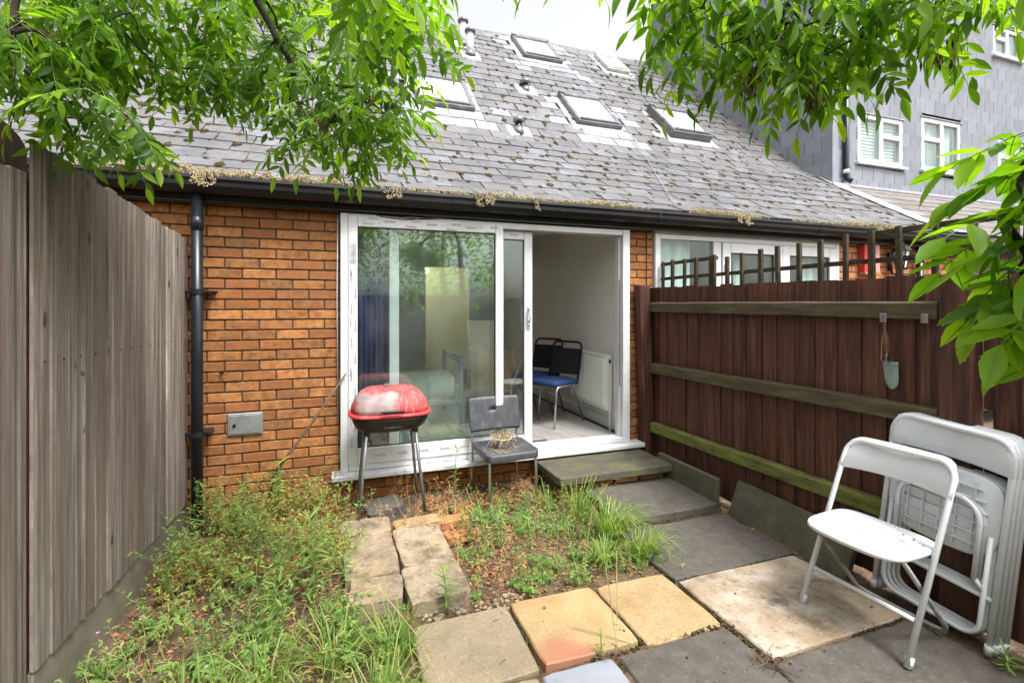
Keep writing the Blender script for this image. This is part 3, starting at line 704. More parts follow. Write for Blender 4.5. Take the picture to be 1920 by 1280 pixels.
# ------------------------------------------------------------------ sliding door
fm = MB()
fm.box(.005, .062, 3.935, 4.06, .224, 2.219, .004); fm.box(2.508, 2.583, 3.935, 4.06, .224, 2.219, .004)
fm.box(.064, 2.506, 3.937, 4.058, 2.165, 2.217, .004); fm.box(.064, 2.506, 3.937, 4.058, .226, .272, .004)
fm.box(2.49, 2.507, 3.985, 4.05, .274, 2.163, .003)
door = fm.build('sliding_door', UPVC, house)
MB().box(-.06, 2.70, 3.855, 4.02, .180, .222, .008).build('cill', UPVC, door)
MB().box(2.4925, 2.4965, 3.978, 3.984, .75, 1.75, .001).build('seal', BLACKP, door)
def sash(x0, x1, z0, z1, y0, y1, sw, tr, br, name):
    m = MB(); m.box(x0, x0+sw, y0, y1, z0, z1, .006); m.box(x1-sw, x1, y0, y1, z0, z1, .006)
    m.box(x0+sw+.001, x1-sw-.001, y0+.001, y1-.001, z1-tr, z1-.001, .005); m.box(x0+sw+.001, x1-sw-.001, y0+.001, y1-.001, z0+.001, z0+br, .005)
    m.build(name, UPVC, door)
    ym = (y0+y1)/2
    g = MB().box(x0+sw-.004, x1-sw+.004, ym-.0025, ym+.0025, z0+br-.004, z1-tr+.004); g.build('pane', GLASS, door)
    b = MB()
    for (a0, a1, c0, c1) in ((x0+sw, x0+sw+.006, z0+br, z1-tr), (x1-sw-.006, x1-sw, z0+br, z1-tr)): b.box(a0, a1, ym-.008, ym-.003, c0, c1)
    b.box(x0+sw+.006, x1-sw-.006, ym-.008, ym-.003, z1-tr-.007, z1-tr); b.box(x0+sw+.006, x1-sw-.006, ym-.008, ym-.003, z0+br, z0+br+.007)
    b.build('gasket', BLACKP, door)
sash(.060, 1.32, .274, 2.205, 3.925, 3.975, .070, .088, .125, 'fixed_sash')
sash(.375, 1.615, .276, 2.160, 3.995, 4.040, .078, .075, .09, 'sliding_sash')
def handle(x, y, z, s):
    m = MB(); m.box(x-.016, x+.016, y, y+s*.012, z-.11, z+.09, .004)
    m.tube([(x, y+s*.01, z+.075), (x-.0, y+s*.045, z+.065), (x, y+s*.05, z+.03), (x, y+s*.05, z-.01), (x, y+s*.045, z-.035), (x, y+s*.01, z-.045)], .010, 10)
    h = m.build('handle', UPVC_CLEAN, door)
    k = MB(); k.tube([(x, y+s*.011, z-.085), (x, y+s*.016, z-.085)], .009, 12); k.build('keyhole', GREYMETAL, door)
handle(1.577, 3.9945, 1.41, -1); handle(1.545, 4.0405, 1.41, 1)
# printed protective tape
def text_mesh(body, size):
    cu = bpy.data.curves.new('print', 'FONT'); cu.body = body; cu.size = size; cu.align_x = 'CENTER'; cu.align_y = 'CENTER'; cu.resolution_u = 2
    o = bpy.data.objects.new('print', cu); C.objects.link(o); dg = bpy.context.evaluated_depsgraph_get(); dg.update()
    me = bpy.data.meshes.new_from_object(o.evaluated_get(dg)); bpy.data.objects.remove(o); return [v.co.copy() for v in me.vertices], [tuple(p.vertices) for p in me.polygons]
TV, TF = text_mesh('Spectus', .030); AV, AF = text_mesh('^', .03)
def prints(items, name='lettering'):
    m = MB()
    for (x, z, rot, sc, arrow) in items:
        Mx = Matrix.Translation((x, 3.9235, z)) @ Matrix.Rotation(R(90), 4, 'X') @ Matrix.Rotation(rot, 4, 'Z') @ Matrix.Scale(sc, 4)
        m.add([Mx @ p for p in (AV if arrow else TV)], AF if arrow else TF)
    m.build(name, PRINT, door, kind='stuff')
random.seed(3); it = []
for i in range(7):
    x = .21+i*.165; zz = 2.145-.003*i
    it += [(x, zz+(.026 if i % 2 else -.002), 0, .9, False), (x+.085, zz+(.026 if i % 2 else -.002), 0, .8, True)]
    if i % 2 == 0: it += [(x+.04, zz+.04, 0, .8, False)]
for i in range(11):
    z = 1.73-i*.128; it += [(.112 if i % 2 else .083, z, R(90), .85, False), (.083 if i % 2 else .112, z-.06, R(90), .8, True)]
    if i % 3 == 0: it += [(.078, z+.03, R(90), .7, False)]
for i in range(6): it += [(.30+i*.17, .335, R(180), .85, False), (.385+i*.17, .335, 0, .8, True)]
prints(it)
m2 = MB()
for i in range(1):
    Mx = Matrix.Translation((1.44, 3.9935, 2.125)) @ Matrix.Rotation(R(90), 4, 'X') @ Matrix.Scale(.7, 4); m2.add([Mx @ p for p in TV], TF)
m2.build('lettering', PRINT, door)
MB().box(.072, .118, 3.9222, 3.9242, 1.83, 1.98).build('tape_patch', TAPE, door)

# ------------------------------------------------------------------ room behind the door
rm = MB()
rm.box(2.59, 2.70, 4.122, 7.7, .1, 2.44); rm.box(-1.4, -1.3, 4.122, 7.7, .1, 2.44)
rm.box(-1.3, 1.27, 7.6, 7.7, .1, 2.44); rm.box(1.97, 2.589, 7.6, 7.7, .1, 2.44); rm.box(1.27, 1.97, 7.6, 7.7, 2.12, 2.44)
rm.box(-1.3, -.002, 4.122, 4.16, .1, 2.44); rm.box(2.586, 2.5895, 4.06, 4.2, .1, 2.44); rm.box(-.002, 2.586, 4.121, 4.16, 2.235, 2.44)
room = rm.build('room_wall', PLASTER, house)
MB().box(-1.4, 2.7, 4.122, 9.4, 2.442, 2.50).build('ceiling', PLASTER, house)
MB().box(2.572, 2.589, 4.125, 7.6, .27, .37, .004).build('skirting', UPVC_CLEAN, room)
hall = MB().box(.5, .6, 7.702, 9.3, .1, 2.44).box(2.5, 2.6, 7.702, 9.3, .1, 2.44).box(.5, 2.6, 9.3, 9.4, .1, 2.44).build('hall_wall', PLASTER_Y, house)
floor = MB().box(-1.4, 2.588, 4.065, 9.3, .05, .255).build('room_floor', DARKROOM, house)
pm = MB().box(-.0895, .0895, -.598, .598, 0, .012, .002).mesh('floor_plank', LAMINATE)
for i in range(21):
    y = 4.07 - (i*.37 % 1.2)
    while y < 7.5:
        c = y+.6
        if c-.6 > 3.9 or True:
            y0 = max(4.072, y); y1 = min(7.6, y+1.197)
            if y1-y0 > .1: place('floor_plank', pm, (-1.18+i*.1805, (y0+y1)/2, .2555), (0,0,0), floor, (1, (y1-y0)/1.196, 1))
        y += 1.2
# radiator
rad = thing('radiator', (2.53, 4.65, .45), 'cream panel radiator on the wall inside the open door', 'radiator')
m = MB(); o = []
n = 17
for i in range(n):
    y0 = 4.26+i*(.76/n)
    m.box(2.490, 2.504, y0+.006, y0+.76/n-.006, .50, .97, .004)
m.box(2.500, 2.515, 4.235, 5.05, .46, 1.01, .004); m.build('front_panel', RADM, rad)
MB().box(2.516, 2.571, 4.235, 4.25, .46, 1.01, .003).build('side_panel', RADM, rad); MB().box(2.516, 2.571, 5.035, 5.05, .46, 1.01, .003).build('side_panel', RADM, rad)
m = MB()
for i in range(20): m.box(2.517, 2.570, 4.27+i*.038, 4.295+i*.038, 1.0, 1.012)
m.build('top_grille', RADM, rad)
m = MB(); m.tube([(2.535, 4.22, .49), (2.535, 4.22, .262)], .009, 8); m.build('pipe', UPVC_CLEAN, rad)
m = MB(); m.tube([(2.535, 4.22, .47), (2.535, 4.22, .53)], .017, 12); m.tube([(2.535, 4.235, .50), (2.535, 4.21, .50)], .014, 10); m.build('valve', PLASTW, rad)
MB().box(2.532, 2.556, 4.2315, 4.2345, .93, .965, .001).build('vent_plug', BLACKP, rad)
# blue curtain
cu = MB(); rings_v = []; N = 44
for i in range(N+1):
    x = .085+i*(.345/N); y = 4.19+.022*math.sin(i*1.15)+.008*math.sin(i*.37)
    rings_v += [(x, y, .30), (x, y, 2.34)]
cu.add(rings_v, [(2*i, 2*i+2, 2*i+3, 2*i+1) for i in range(N)]); curt = cu.build('curtain', BLUECURT, smooth=True, label='dark blue pinstriped curtain behind the left edge of the sliding door', cat='curtain')
sm = curt.modifiers.new('thick', 'SOLIDIFY'); sm.thickness = .004
# hall lamp
lamp = thing('ceiling_lamp', (1.45, 8.6, 2.44), 'lit lamp in the hallway seen through the glass', 'lamp')
m = MB(); m.lathe([(.05, 0), (.05, -.02), (.008, -.025), (.008, -.10), (.03, -.11), (.03, -.13)], (1.45, 8.6, 2.44), 14); m.build('fitting', UPVC_CLEAN, lamp)
m = MB(); m.lathe([(.004, -.22), (.03, -.205), (.04, -.175), (.03, -.14), (.02, -.132)], (1.45, 8.6, 2.44), 14); m.build('bulb', BULB, lamp, True)
ld = bpy.data.lights.new('hall_light', 'POINT'); ld.energy = 8; ld.color = (1, .90, .68); ld.shadow_soft_size = .06
lo = bpy.data.objects.new('hall_light', ld); C.objects.link(lo); lo.parent = lamp; lo.location = (0, 0, -.30)

# ------------------------------------------------------------------ neighbour's french doors
m = MB(); m.box(2.889, 5.40, 3.965, 4.05, 2.215, 2.30, .004); m.build('head_board', UPVC, house2)
fd = MB(); fd.box(2.895, 2.955, 3.97, 4.04, .1, 2.212, .004); fd.box(5.335, 5.395, 3.97, 4.04, .1, 2.212, .004); fd.box(2.957, 5.333, 3.972, 4.038, 2.16, 2.210, .004)
fd.box(3.60, 3.70, 3.972, 4.038, .1, 2.158, .004); fd.box(2.957, 5.333, 3.972, 4.038, .1, .16, .004)
french = fd.build('french_door', UPVC_CLEAN, house2)
def leafdoor(x0, x1, z0, z1, sw, name):
    m = MB(); y0, y1 = 3.955, 4.02
    m.box(x0, x0+sw, y0, y1, z0, z1, .005); m.box(x1-sw, x1, y0, y1, z0, z1, .005); m.box(x0+sw+.001, x1-sw-.001, y0+.001, y1-.001, z1-sw, z1, .005); m.box(x0+sw+.001, x1-sw-.001, y0+.001, y1-.001, z0, z0+sw*2, .005)
    m.build(name, UPVC_CLEAN, french)
    MB().box(x0+sw, x1-sw, 3.985, 3.991, z0+sw*2, z1-sw).build('pane', GLASS_W, french)
    b = MB(); t = .008
    b.box(x0+sw, x0+sw+t, 3.975, 3.984, z0+sw*2, z1-sw); b.box(x1-sw-t, x1-sw, 3.975, 3.984, z0+sw*2, z1-sw); b.box(x0+sw+t, x1-sw-t, 3.975, 3.984, z1-sw-t, z1-sw); b.build('gasket', BLACKP, french)
leafdoor(3.705, 4.515, .165, 2.155, .105, 'door_leaf'); leafdoor(4.518, 5.33, .165, 2.155, .105, 'door_leaf')
MB().box(2.958, 3.598, 4.0, 4.006, .162, 2.158).build('pane', GLASS_W, french)
m = MB(); m.box(3.72, 3.745, 3.935, 3.954, 1.86, 1.93, .003); m.box(5.24, 5.27, 3.93, 3.954, 1.70, 1.80, .003); m.build('hinge', UPVC_CLEAN, french)
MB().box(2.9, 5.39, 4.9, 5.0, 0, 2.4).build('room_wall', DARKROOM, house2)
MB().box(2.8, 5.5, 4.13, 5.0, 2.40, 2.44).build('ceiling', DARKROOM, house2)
def voile(x0, x1, y, z0, z1, parent, mat=VOILE, amp=.02, name='curtain', fr=38):
    m = MB(); N = int((x1-x0)*60)+4; v = []
    for i in range(N+1):
        x = x0+(x1-x0)*i/N; yy = y+amp*math.sin(x*fr)+amp*.4*math.sin(x*fr*2.7)
        v += [(x, yy, z0), (x, yy, z1)]
    m.add(v, [(2*i, 2*i+2, 2*i+3, 2*i+1) for i in range(N)]); o = m.build(name, mat, parent, True)
    q = o.modifiers.new('t', 'SOLIDIFY'); q.thickness = .003; return o
voile(2.95, 3.40, 4.10, .2, 2.2, house2); voile(4.95, 5.25, 4.10, .2, 2.2, house2); voile(4.0, 4.1, 4.10, .2, 2.2, house2)
# red and pink box, lantern on the neighbour's wall
rb = thing('wall_box', (5.86, 3.95, 2.02), 'small red and pink box on the brick wall beyond the trellis', 'box')
MB().box(5.735, 5.84, 3.92, 3.995, 1.90, 2.22, .004).build('red_side', REDBOX, rb); MB().box(5.842, 6.0, 3.925, 3.995, 1.90, 2.22, .004).build('pink_side', PINKBOX, rb)
MB().box(5.735, 6.0, 3.91, 3.995, 1.868, 1.898, .004).build('base', TANWOOD, rb)
ln = thing('wall_lantern', (6.25, 3.95, 1.95), 'black carriage lantern on the brick wall beyond the trellis', 'lantern')
c = Vector((6.27, 3.86, 1.95))
m = MB(); m.lathe([(.095, .20), (.105, .205), (.055, .27), (.03, .28), (.022, .31), (.004, .325)], c, 6); m.build('roof', BLACKP, ln)
m = MB()
for j in range(6):
    a = 2*math.pi*j/6; m.tube([c+Vector((.05*math.cos(a), .05*math.sin(a), 0)), c+Vector((.085*math.cos(a), .085*math.sin(a), .2))], .006, 6)
m.lathe([(.055, -.02), (.058, 0), (.05, .004)], c, 6); m.build('cage', BLACKP, ln)
m = MB(); m.lathe([(.045, .006), (.078, .198)], c, 6); m.build('glass', BLIND, ln)
m = MB(); m.tube([c+Vector((0, .13, .10)), c+Vector((0, .10, -.06)), c+Vector((0, .04, -.08)), c+Vector((0, 0, -.02))], .012, 8); m.box(c.x-.03, c.x+.03, c.y+.115, c.y+.138, c.z-.02, c.z+.2, .004); m.build('bracket', BLACKP, ln)

# ------------------------------------------------------------------ slate-hung block on the right
blk = thing('slate_hung_house', (7.42, 5.57, 3.4), 'tall house clad in blue grey slate tiles with white windows', 'house')
CX, CY = 7.42, 5.57
sa = math.atan2(-.262, 1)                                 # direction of its side wall
TOPZ = 8.4
m = MB(); q = [(CX+.02, CY+.24), (15, CY+.24), (15, 9.1), (side_x(9.1)+.02, 9.1)]
m.extr(q, 'z', 2.0, TOPZ-.02); blkwall = m.build('wall', DARKROOM, blk)
WIN = [(7.97, 9.06, 3.86, 4.66, 'A'), (9.55, 10.62, 3.88, 4.80, 'B'), (11.76, 12.9, 3.86, 4.67, 'B'), (11.6, 12.46, 6.24, 6.80, 'B')]
tw, th_ = .262, .222
tm = MB().box(-.1275, .1275, -.012, .0, 0, .245, .0015).mesh('tile', CLAD)
tm_rows = []; rest = MB(); cnt = 0; items = []
for r_ in range(23):
    z = 3.32+r_*th_; x = CX - (r_ % 2)*tw*.5
    while x < 13.2:
        a, b = max(x, CX+.03), min(x+tw, 13.3)
        segs = [(a, b)]
        for (x0, x1, z0, z1, _) in WIN:
            if z+th_*.6 > z0-.02 and z+th_*.4 < z1+.02:
                ns = []
                for (s0, s1) in segs:
                    if s1 <= x0 or s0 >= x1: ns.append((s0, s1)); continue
                    if s0 < x0: ns.append((s0, x0))
                    if s1 > x1: ns.append((x1, s1))
                segs = ns
        for s0, s1 in segs:
            if s1-s0 > .03: items.append(((s0+s1)/2, z, (s1-s0)/tw))
        x += tw
items.sort(key=lambda i: (i[0]-7)**2 + (max(0, i[1]-5.2)*2.0)**2)
for i, (x, z, sc) in enumerate(items):
    rot = (R(3.6)+random.gauss(0, .003), random.gauss(0, .002), 0); loc = (x, CY+.008, z)
    if i < 300: place('tile', tm, loc, rot, blkwall, (sc, 1, 1))
    else:
        Mx = Matrix.LocRotScale(Vector(loc), Euler(rot), Vector((sc, 1, 1))); rest.add([Mx @ v.co for v in tm.vertices], [tuple(p.vertices) for p in tm.polygons])
for r_ in range(23):                                     # side wall
    z = 3.32+r_*th_; d = .02 + (r_ % 2)*tw*.5
    if r_ % 2:
        P = Vector((CX, CY, 0)) + Vector((math.sin(sa), math.cos(sa), 0))*(.02+tw*.25) + Vector((-.008, 0, z))
        Mx = Matrix.Translation(P) @ Matrix.Rotation(-R(90)-sa, 4, 'Z') @ Matrix.Rotation(R(3.6), 4, 'X') @ Matrix.Diagonal((.5, 1, 1, 1)); rest.add([Mx @ v.co for v in tm.vertices], [tuple(p.vertices) for p in tm.polygons])
    while d < 3.45:
        Yd = CY+d*math.cos(sa)
        ry = prof(s_at_Y(min(Yd, 9.0)))[1]
        if z+th_ > ry-.1:
            P = Vector((CX, CY, 0)) + Vector((math.sin(sa), math.cos(sa), 0))*(d+tw/2) + Vector((-.008, 0, z))
            Mx = Matrix.Translation(P) @ Matrix.Rotation(-R(90)-sa, 4, 'Z') @ Matrix.Rotation(R(3.6), 4, 'X'); rest.add([Mx @ v.co for v in tm.vertices], [tuple(p.vertices) for p in tm.polygons])
        d += tw
rest.build('upper_tiles', CLAD, blkwall, kind='stuff')
MB().box(CX-.045, CX+.08, CY-.03, CY+.09, 3.30, TOPZ, .004).build('corner_trim', CLAD, blk)
def pvcwin(x0, x1, z0, z1, style):
    m = MB(); y0, y1 = CY-.012, CY+.07; w = .075
    m.box(x0, x0+w, y0, y1, z0, z1, .006); m.box(x1-w, x1, y0, y1, z0, z1, .006); m.box(x0+w+.001, x1-w-.001, y0+.001, y1, z1-w, z1, .006); m.box(x0+w+.001, x1-w-.001, y0+.001, y1, z0, z0+w, .006)
    mid = x0+(x1-x0)*(.52)
    m.box(mid-w*.6, mid+w*.6, y0+.002, y1, z0+w, z1-w, .005)
    zt = z0+(z1-z0)*.60
    if style == 'A': m.box(mid+w*.6, x1-w, y0-.008, y1, zt-w*.5, zt+w*.5, .005)
    else: m.box(x0+w, mid-w*.6, y0-.008, y1, zt-w*.5, zt+w*.5, .005)
    wv = m.build('window', UPVC_CLEAN, blk)
    MB().box(x0+w, x1-w, CY+.022, CY+.028, z0+w, z1-w).build('pane', GLASS_W, wv)
    MB().box(x0-.05, x1+.06, CY-.07, CY+.02, z0-.045, z0-.002, .005).build('sill', UPVC_CLEAN, wv)
    MB().box(x0-.03, x1+.04, CY-.03, CY-.001, z1+.002, z1+.02, .003).build('lintel_flashing', LEAD, wv)
    MB().box(x0, x1, CY+.16, CY+.2, z0, z1).build('room_back', BLIND, wv)
    if style == 'A':
        b = MB(); z = z0+w
        while z < z1-w: b.box(x0+w, x1-w, CY+.08, CY+.10, z, z+.035, .003); z += .055
        b.build('blind', BLIND, wv)
    else: voile(x0+w, x1-w, CY+.11, z0+.02, z1-.02, wv, VOILE, .015, 'curtain', 46)
for wv in WIN: pvcwin(*wv)
m = MB(); m.tube([(7.64, CY-.06, 5.6), (7.64, CY-.06, 3.60), (7.645, CY-.075, 3.53), (7.69, CY-.12, 3.49)], .042, 14); dp = m.build('downpipe', PIPE, blk, True)
m = MB(); m.tube([(7.64, CY-.06, 3.62), (7.64, CY-.06, 3.68)], .05, 14); m.build('clip', UPVC_CLEAN, dp, True)
# lower roof of that house, with lead strip at the party line
rsC = MB(); v = []; f = []
ysC = [3.89, 4.108, 4.327, 5.381, 5.58]
for Y in ysC:
    y, z, a = prof(s_at_Y(Y)); v += [(7.425, y, z-.004), (14, y, z-.004), (7.425, y, z-.15), (14, y, z-.15)]
for i in range(4):
    a = i*4; f += [(a, a+1, a+5, a+4), (a+2, a+6, a+7, a+3), (a, a+4, a+6, a+2), (a+1, a+3, a+7, a+5)]
f += [(0, 2, 3, 1), (16, 17, 19, 18)]
rsC.add(v, f); roofC = rsC.build('lower_roof', SLATE_BROWN, blk)
slC = [slate_mesh(s, SLATE_BROWN) for s in range(4)]
random.seed(8)
for k in range(8):
    s = k*EXPO; Y, z, a = prof(s); Y2, z2, a2 = prof(s+.31); am = (a+a2)/2; n = Vector((0, -math.sin(am), math.cos(am)))
    B = Vector((0, Y, z))+n*.02; T = Vector((0, Y2, z2))+n*.01; ang = math.atan2(T.z-B.z, T.y-B.y); x = 7.72+(k % 2)*.148
    while x < 12.5:
        place('slate', random.choice(slC), (x, B.y, B.z), (ang, random.gauss(0, .005), random.gauss(0, .006)), roofC); x += SW
lm = MB()
for k in range(10):
    s = k*.22; Y, z, a = prof(s); Y2, z2, a2 = prof(s+.23); 
    M = Matrix.Translation((7.47, Y, z)) @ Matrix.Rotation(math.atan2(z2-z, Y2-Y), 4, 'X'); lm.box(-.16, .14, 0, .235, .034+.003*(k % 2), .046+.003*(k % 2), .003, M)
lm.build('lead_strip', LEAD, roofC)
MB().box(7.3, 13, CY-.10, CY+.0, prof(s_at_Y(5.5))[1]+.02, prof(s_at_Y(5.5))[1]+.07, .01).build('apron_flashing', LEAD, blk)

# ================================================================== FENCES
def board_mesh(w, th, zlist, mat, seed, axis_x, groove=.0016, tf=.5, bow=0.0):
    """vertical board: cross-section with shallow weathered grooves; lies in the Y-Z plane, face towards -X or +X (axis_x)"""
    random.seed(seed); n = 9; prof_ = []
    for i in range(n+1):
        t = i/n; taper = 1-tf*t
        d = th*taper + random.gauss(0, groove); 
        if i in (0, n): d -= .002
        prof_.append((t*w, d))
    v = []; f = []
    zs = zlist
    for z in zs:
        for (y, d) in prof_: v.append((axis_x*d, y+bow*math.sin(z*2.1+seed), z))
        v.append((0, w, z)); v.append((0, 0, z))
    k = n+3
    for a in range(len(zs)-1):
        for i in range(k):
            j = (i+1) % k; f.append((a*k+i, a*k+j, (a+1)*k+j, (a+1)*k+i))
    f += [tuple(range(k)), tuple((len(zs)-1)*k+i for i in range(k))]
    mb = MB(); mb.add(v, f); return mb
def fence_boards(parent, X, y0, y1, w, z0f, z1f, mat, axis_x, seed, th=.018, gaps=(), jz=.004, groove=.0016, tf=.5, shear=0.0, lap=-.0015):
    random.seed(seed); y = y0; i = 0
    while y < y1-.01:
        wi = min(w*rnd(.88, 1.12), y1-y); st = random.getstate()
        z0, z1 = z0f(y+wi/2), z1f(y+wi/2)+random.gauss(0, jz)
        mb = board_mesh(wi+lap, th, [z0, (z0+z1)/2, z1], mat, seed*100+i, axis_x, groove, tf)
        random.setstate(st); random.random()
        dx = random.gauss(0, .0015)
        mb.v = [(X+dx+a, y+b, c+shear*(b-wi/2)) for a, b, c in mb.v]
        if not any(a < y+wi/2 < b for a, b in gaps): mb.build('board', mat, parent)
        y += wi; i += 1
# --- left: grey weathered fence
lf = thing('timber_fence', (-1.02, 3.0, 0), 'tall weathered grey timber fence on the left', 'fence')
fence_boards(lf, -1.018, 2.155, 3.965, .118, lambda y: .222-(y-2.15)*.055, lambda y: 2.075-(y-2.15)*.062, GREYWOOD, 1, 31, .016, groove=.0022, tf=.15, shear=-.058, lap=-.0035)
fence_boards(lf, -1.026, -.9, 2.128, .15, lambda y: .19, lambda y: 1.955+.02*(y-2), GREYWOOD, 1, 33, .016, groove=.0022, tf=.15)
m = MB(); m.box(-1.065, -1.012, 2.16, 3.97, -.12, .215, .006); m.build('gravel_board', CONCRETE, lf); m = MB(); m.box(-1.075, -1.02, -.9, 2.12, -.12, .186, .006); m.build('gravel_board', CONCRETE, lf)
for y in (2.142, 3.985): MB().box(-1.13, -1.028, y-.05, y+.05, -.2, 1.95, .006).build('post', DARKWOOD, lf)
for z in (.45, 1.1, 1.75): MB().box(-1.09, -1.030, -.9, 3.96, z, z+.05, .004).build('rail', GREYWOOD, lf)
nb = MB()
for i in range(14): nb.tube([(-.9985, 2.2+i*.128, 1.30-.002*i), (-.9945, 2.2+i*.128, 1.30-.002*i)], .004, 6)
nb.build('nails', BLACKP, lf, kind='stuff')
# dark rounded timber end above the near panel
da = MB(); o = [(1.95, 1.90), (2.385, 1.90)] + [(2.168+.217*math.cos(R(a)), 2.085+.085*math.sin(R(a))) for a in range(0, 181, 20)]
da.extr(o, 'x', -1.20, -1.135); da.build('arched_board', DARKWOOD, label='dark arched board end behind the weathered fence under the leaves', cat='board')

# --- right: dark brown fence
FX = 2.800
rf = thing('timber_fence', (FX, 2.7, 0), 'dark brown stained fence with mossy rails on the right', 'fence')
fence_boards(rf, FX+.022, 1.535, 3.965, .135, lambda y: .01, lambda y: 1.655+(y-1.5)*.008, DARKWOOD, -1, 41, .016, groove=.0008, tf=.6, lap=.012)
fence_boards(rf, FX+.050, -.4, 1.352, .14, lambda y: .01, lambda y: 1.64, DARKWOOD, -1, 43, .016, groove=.0008, tf=.6, lap=.012)
def rail(z, mat, y0, y1, dz, X0=2.752, h=.088, lab=None):
    m = MB(); N = 12; rings = []
    for i in range(N+1):
        y = y0+(y1-y0)*i/N; zz = z+dz*i/N+random.gauss(0, .0012); xo = X0+random.gauss(0, .0012)
        rings.append([Vector((xo+.004, y, zz)), Vector((xo, y, zz+.004)), Vector((xo, y, zz+h-.008)), Vector((xo+.008, y, zz+h)), Vector((FX+.003, y, zz+h+.004)), Vector((FX+.003, y, zz))])
    m.loft(rings); m.build('rail', mat, rf, label=lab)
rail(1.435, RAIL, 1.535, 3.86, .012, lab='top rail'); rail(.905, RAIL, 1.535, 3.86, -.03, lab='middle rail'); rail(.365, RAIL_LOW, 1.535, 3.86, -.045, h=.085, lab='bottom rail covered in bright green moss')
rail(.80, RAIL, -.3, 1.39, 0, 2.80)
m = MB(); M = Matrix.Translation((2.758, 3.915, 0)) @ Matrix.Rotation(R(-2.2), 4, 'Y'); m.box(-.05, .06, -.055, .055, -.1, 1.70, .006, M); m.build('post', DARKWOOD, rf)
MB().box(2.742, 2.842, 1.395, 1.525, -.1, 1.655, .006).build('post', DARKWOOD, rf)
MB().box(2.83, 2.93, .1, .2, -.1, 1.65, .006).build('post', DARKWOOD, rf)
MB().box(2.835, 2.85, 1.353, 1.394, .01, .84, .002).build('board', DARKWOOD, rf); MB().box(2.835, 2.85, 1.353, 1.394, 1.02, 1.64, .002).build('board', DARKWOOD, rf)
m = MB()
for (y, z) in ((3.90, 1.30), (3.93, 1.295)): m.box(2.708, 2.7105, y-.004, y+.004, z-.03, z+.035)
m.build('chalk_mark', PAINTW, rf)
# --- trellis
tr = thing('trellis', (2.95, 2.9, 1.6), 'broken brown wooden trellis standing above the dark fence', 'trellis')
for y, zt in ((3.93, 1.93), (3.785, 1.935), (3.625, 1.93), (3.47, 1.925), (3.29, 1.925), (3.245, 1.93), (3.10, 1.90), (2.945, 1.915), (2.775, 1.925), (2.615, 1.93), (2.45, 1.93), (2.29, 1.93), (2.13, 1.945), (1.97, 1.945), (1.82, 1.95), (1.66, 1.94), (1.50, 1.95), (1.34, 1.94)):
    w = rnd(.012, .017); M = Matrix.Translation((2.95, y, 1.35)) @ Matrix.Rotation(random.gauss(0, .012), 4, 'X')
    MB().box(-.012, .012, -w, w, 0, zt-1.35, .002, M).build('slat', TRELLIS, tr)
for (y0, y1, z) in ((3.245, 3.98, 1.905), (3.245, 3.98, 1.765), (1.3, 3.24, 1.765), (1.3, 1.99, 1.925)):
    m = MB(); m.tube([(2.975, y0, z), (2.975, (y0+y1)/2, z+.004), (2.975, y1, z)], .020, 4); m.build('cross_slat', TRELLIS, tr)
# --- fence behind the camera (seen in the glass)
bf = thing('timber_fence', (.9, -3.3, 0), 'dark fence at the near end of the garden seen mirrored in the glass door', 'fence')
for i in range(28):
    MB().box(-1.05+i*.14, -.915+i*.14, -3.32, -3.30, 0, 1.75+random.gauss(0, .006)).build('board', DARKWOOD, bf)
for z in (.4, 1.3): MB().box(-1.05, 2.87, -3.30, -3.26, z, z+.08).build('rail', RAIL, bf)

# ================================================================== THINGS IN THE GARDEN
# --- upright edging slabs at the fence
ed = MB(); M = Matrix.Translation((2.672, 3.22, -.06)) @ Matrix.Rotation(R(2), 4, 'Y'); ed.box(-.022, .022, -.31, .40, 0, .265, .006, M)
ed.build('edging_slab', MSLAB, label='mossy upright edging slab beside the door step', cat='edging slab', group='edging slabs along the fence')
ed = MB(); M = Matrix.Translation((2.68, 2.375, -.07)) @ Matrix.Rotation(R(-2.5), 4, 'Z') @ Matrix.Rotation(R(20), 4, 'Y'); ed.box(-.022, .022, -.455, .455, 0, .30, .006, M)
ed.build('edging_slab', MSLAB, label='mossy slab leaning back against the fence behind the folding chairs', cat='edging slab', group='edging slabs along the fence')

# --- old kerb stones in the bed
def stone(x0, x1, y0, y1, z0, z1, mat, rz, tilt, label, name='kerb_stone', cat='stone', ch=.005):
    m = MB(); cx_, cy_ = (x0+x1)/2, (y0+y1)/2; w, d, h = (x1-x0)/2, (y1-y0)/2, (z1-z0)
    nx = 6
    def ring(z, s, j):
        r = []
        for (ax, ay, bx, by) in ((-w,-d,w,-d), (w,-d,w,d), (w,d,-w,d), (-w,d,-w,-d)):
            for i in range(nx):
                t = i/nx; p = Vector((ax+(bx-ax)*t, ay+(by-ay)*t, z)); c_ = .007 if i == 0 else (.001 if i in (1, nx-1) else 0)
                p.x -= math.copysign(c_+s, p.x) if abs(p.x) > 1e-6 else 0; p.y -= math.copysign(c_+s, p.y) if abs(p.y) > 1e-6 else 0
                p += Vector((random.gauss(0, j), random.gauss(0, j), random.gauss(0, j*.7))); r.append(p)
        return r
    m.loft([ring(-h, 0, .003), ring(-h*.5, 0, .003), ring(-ch, 0, .0025), ring(-ch*.25, ch*.5, .002), ring(0, ch*1.4, .0015)])
    M = Matrix.Translation((cx_, cy_, z1)) @ Euler((R(tilt[0]), R(tilt[1]), R(rz))).to_matrix().to_4x4()
    m.v = [tuple(M @ Vector(p)) for p in m.v]
    return m.build(name, mat, label=label, cat=cat, group='loose stones laid as a path in the bed')
random.seed(77)
stone(.322, .635, 2.40, 2.742, -.08, .05, STONE, 2, (1, -1, 0), 'pale kerb block at the near right end of the stone path')
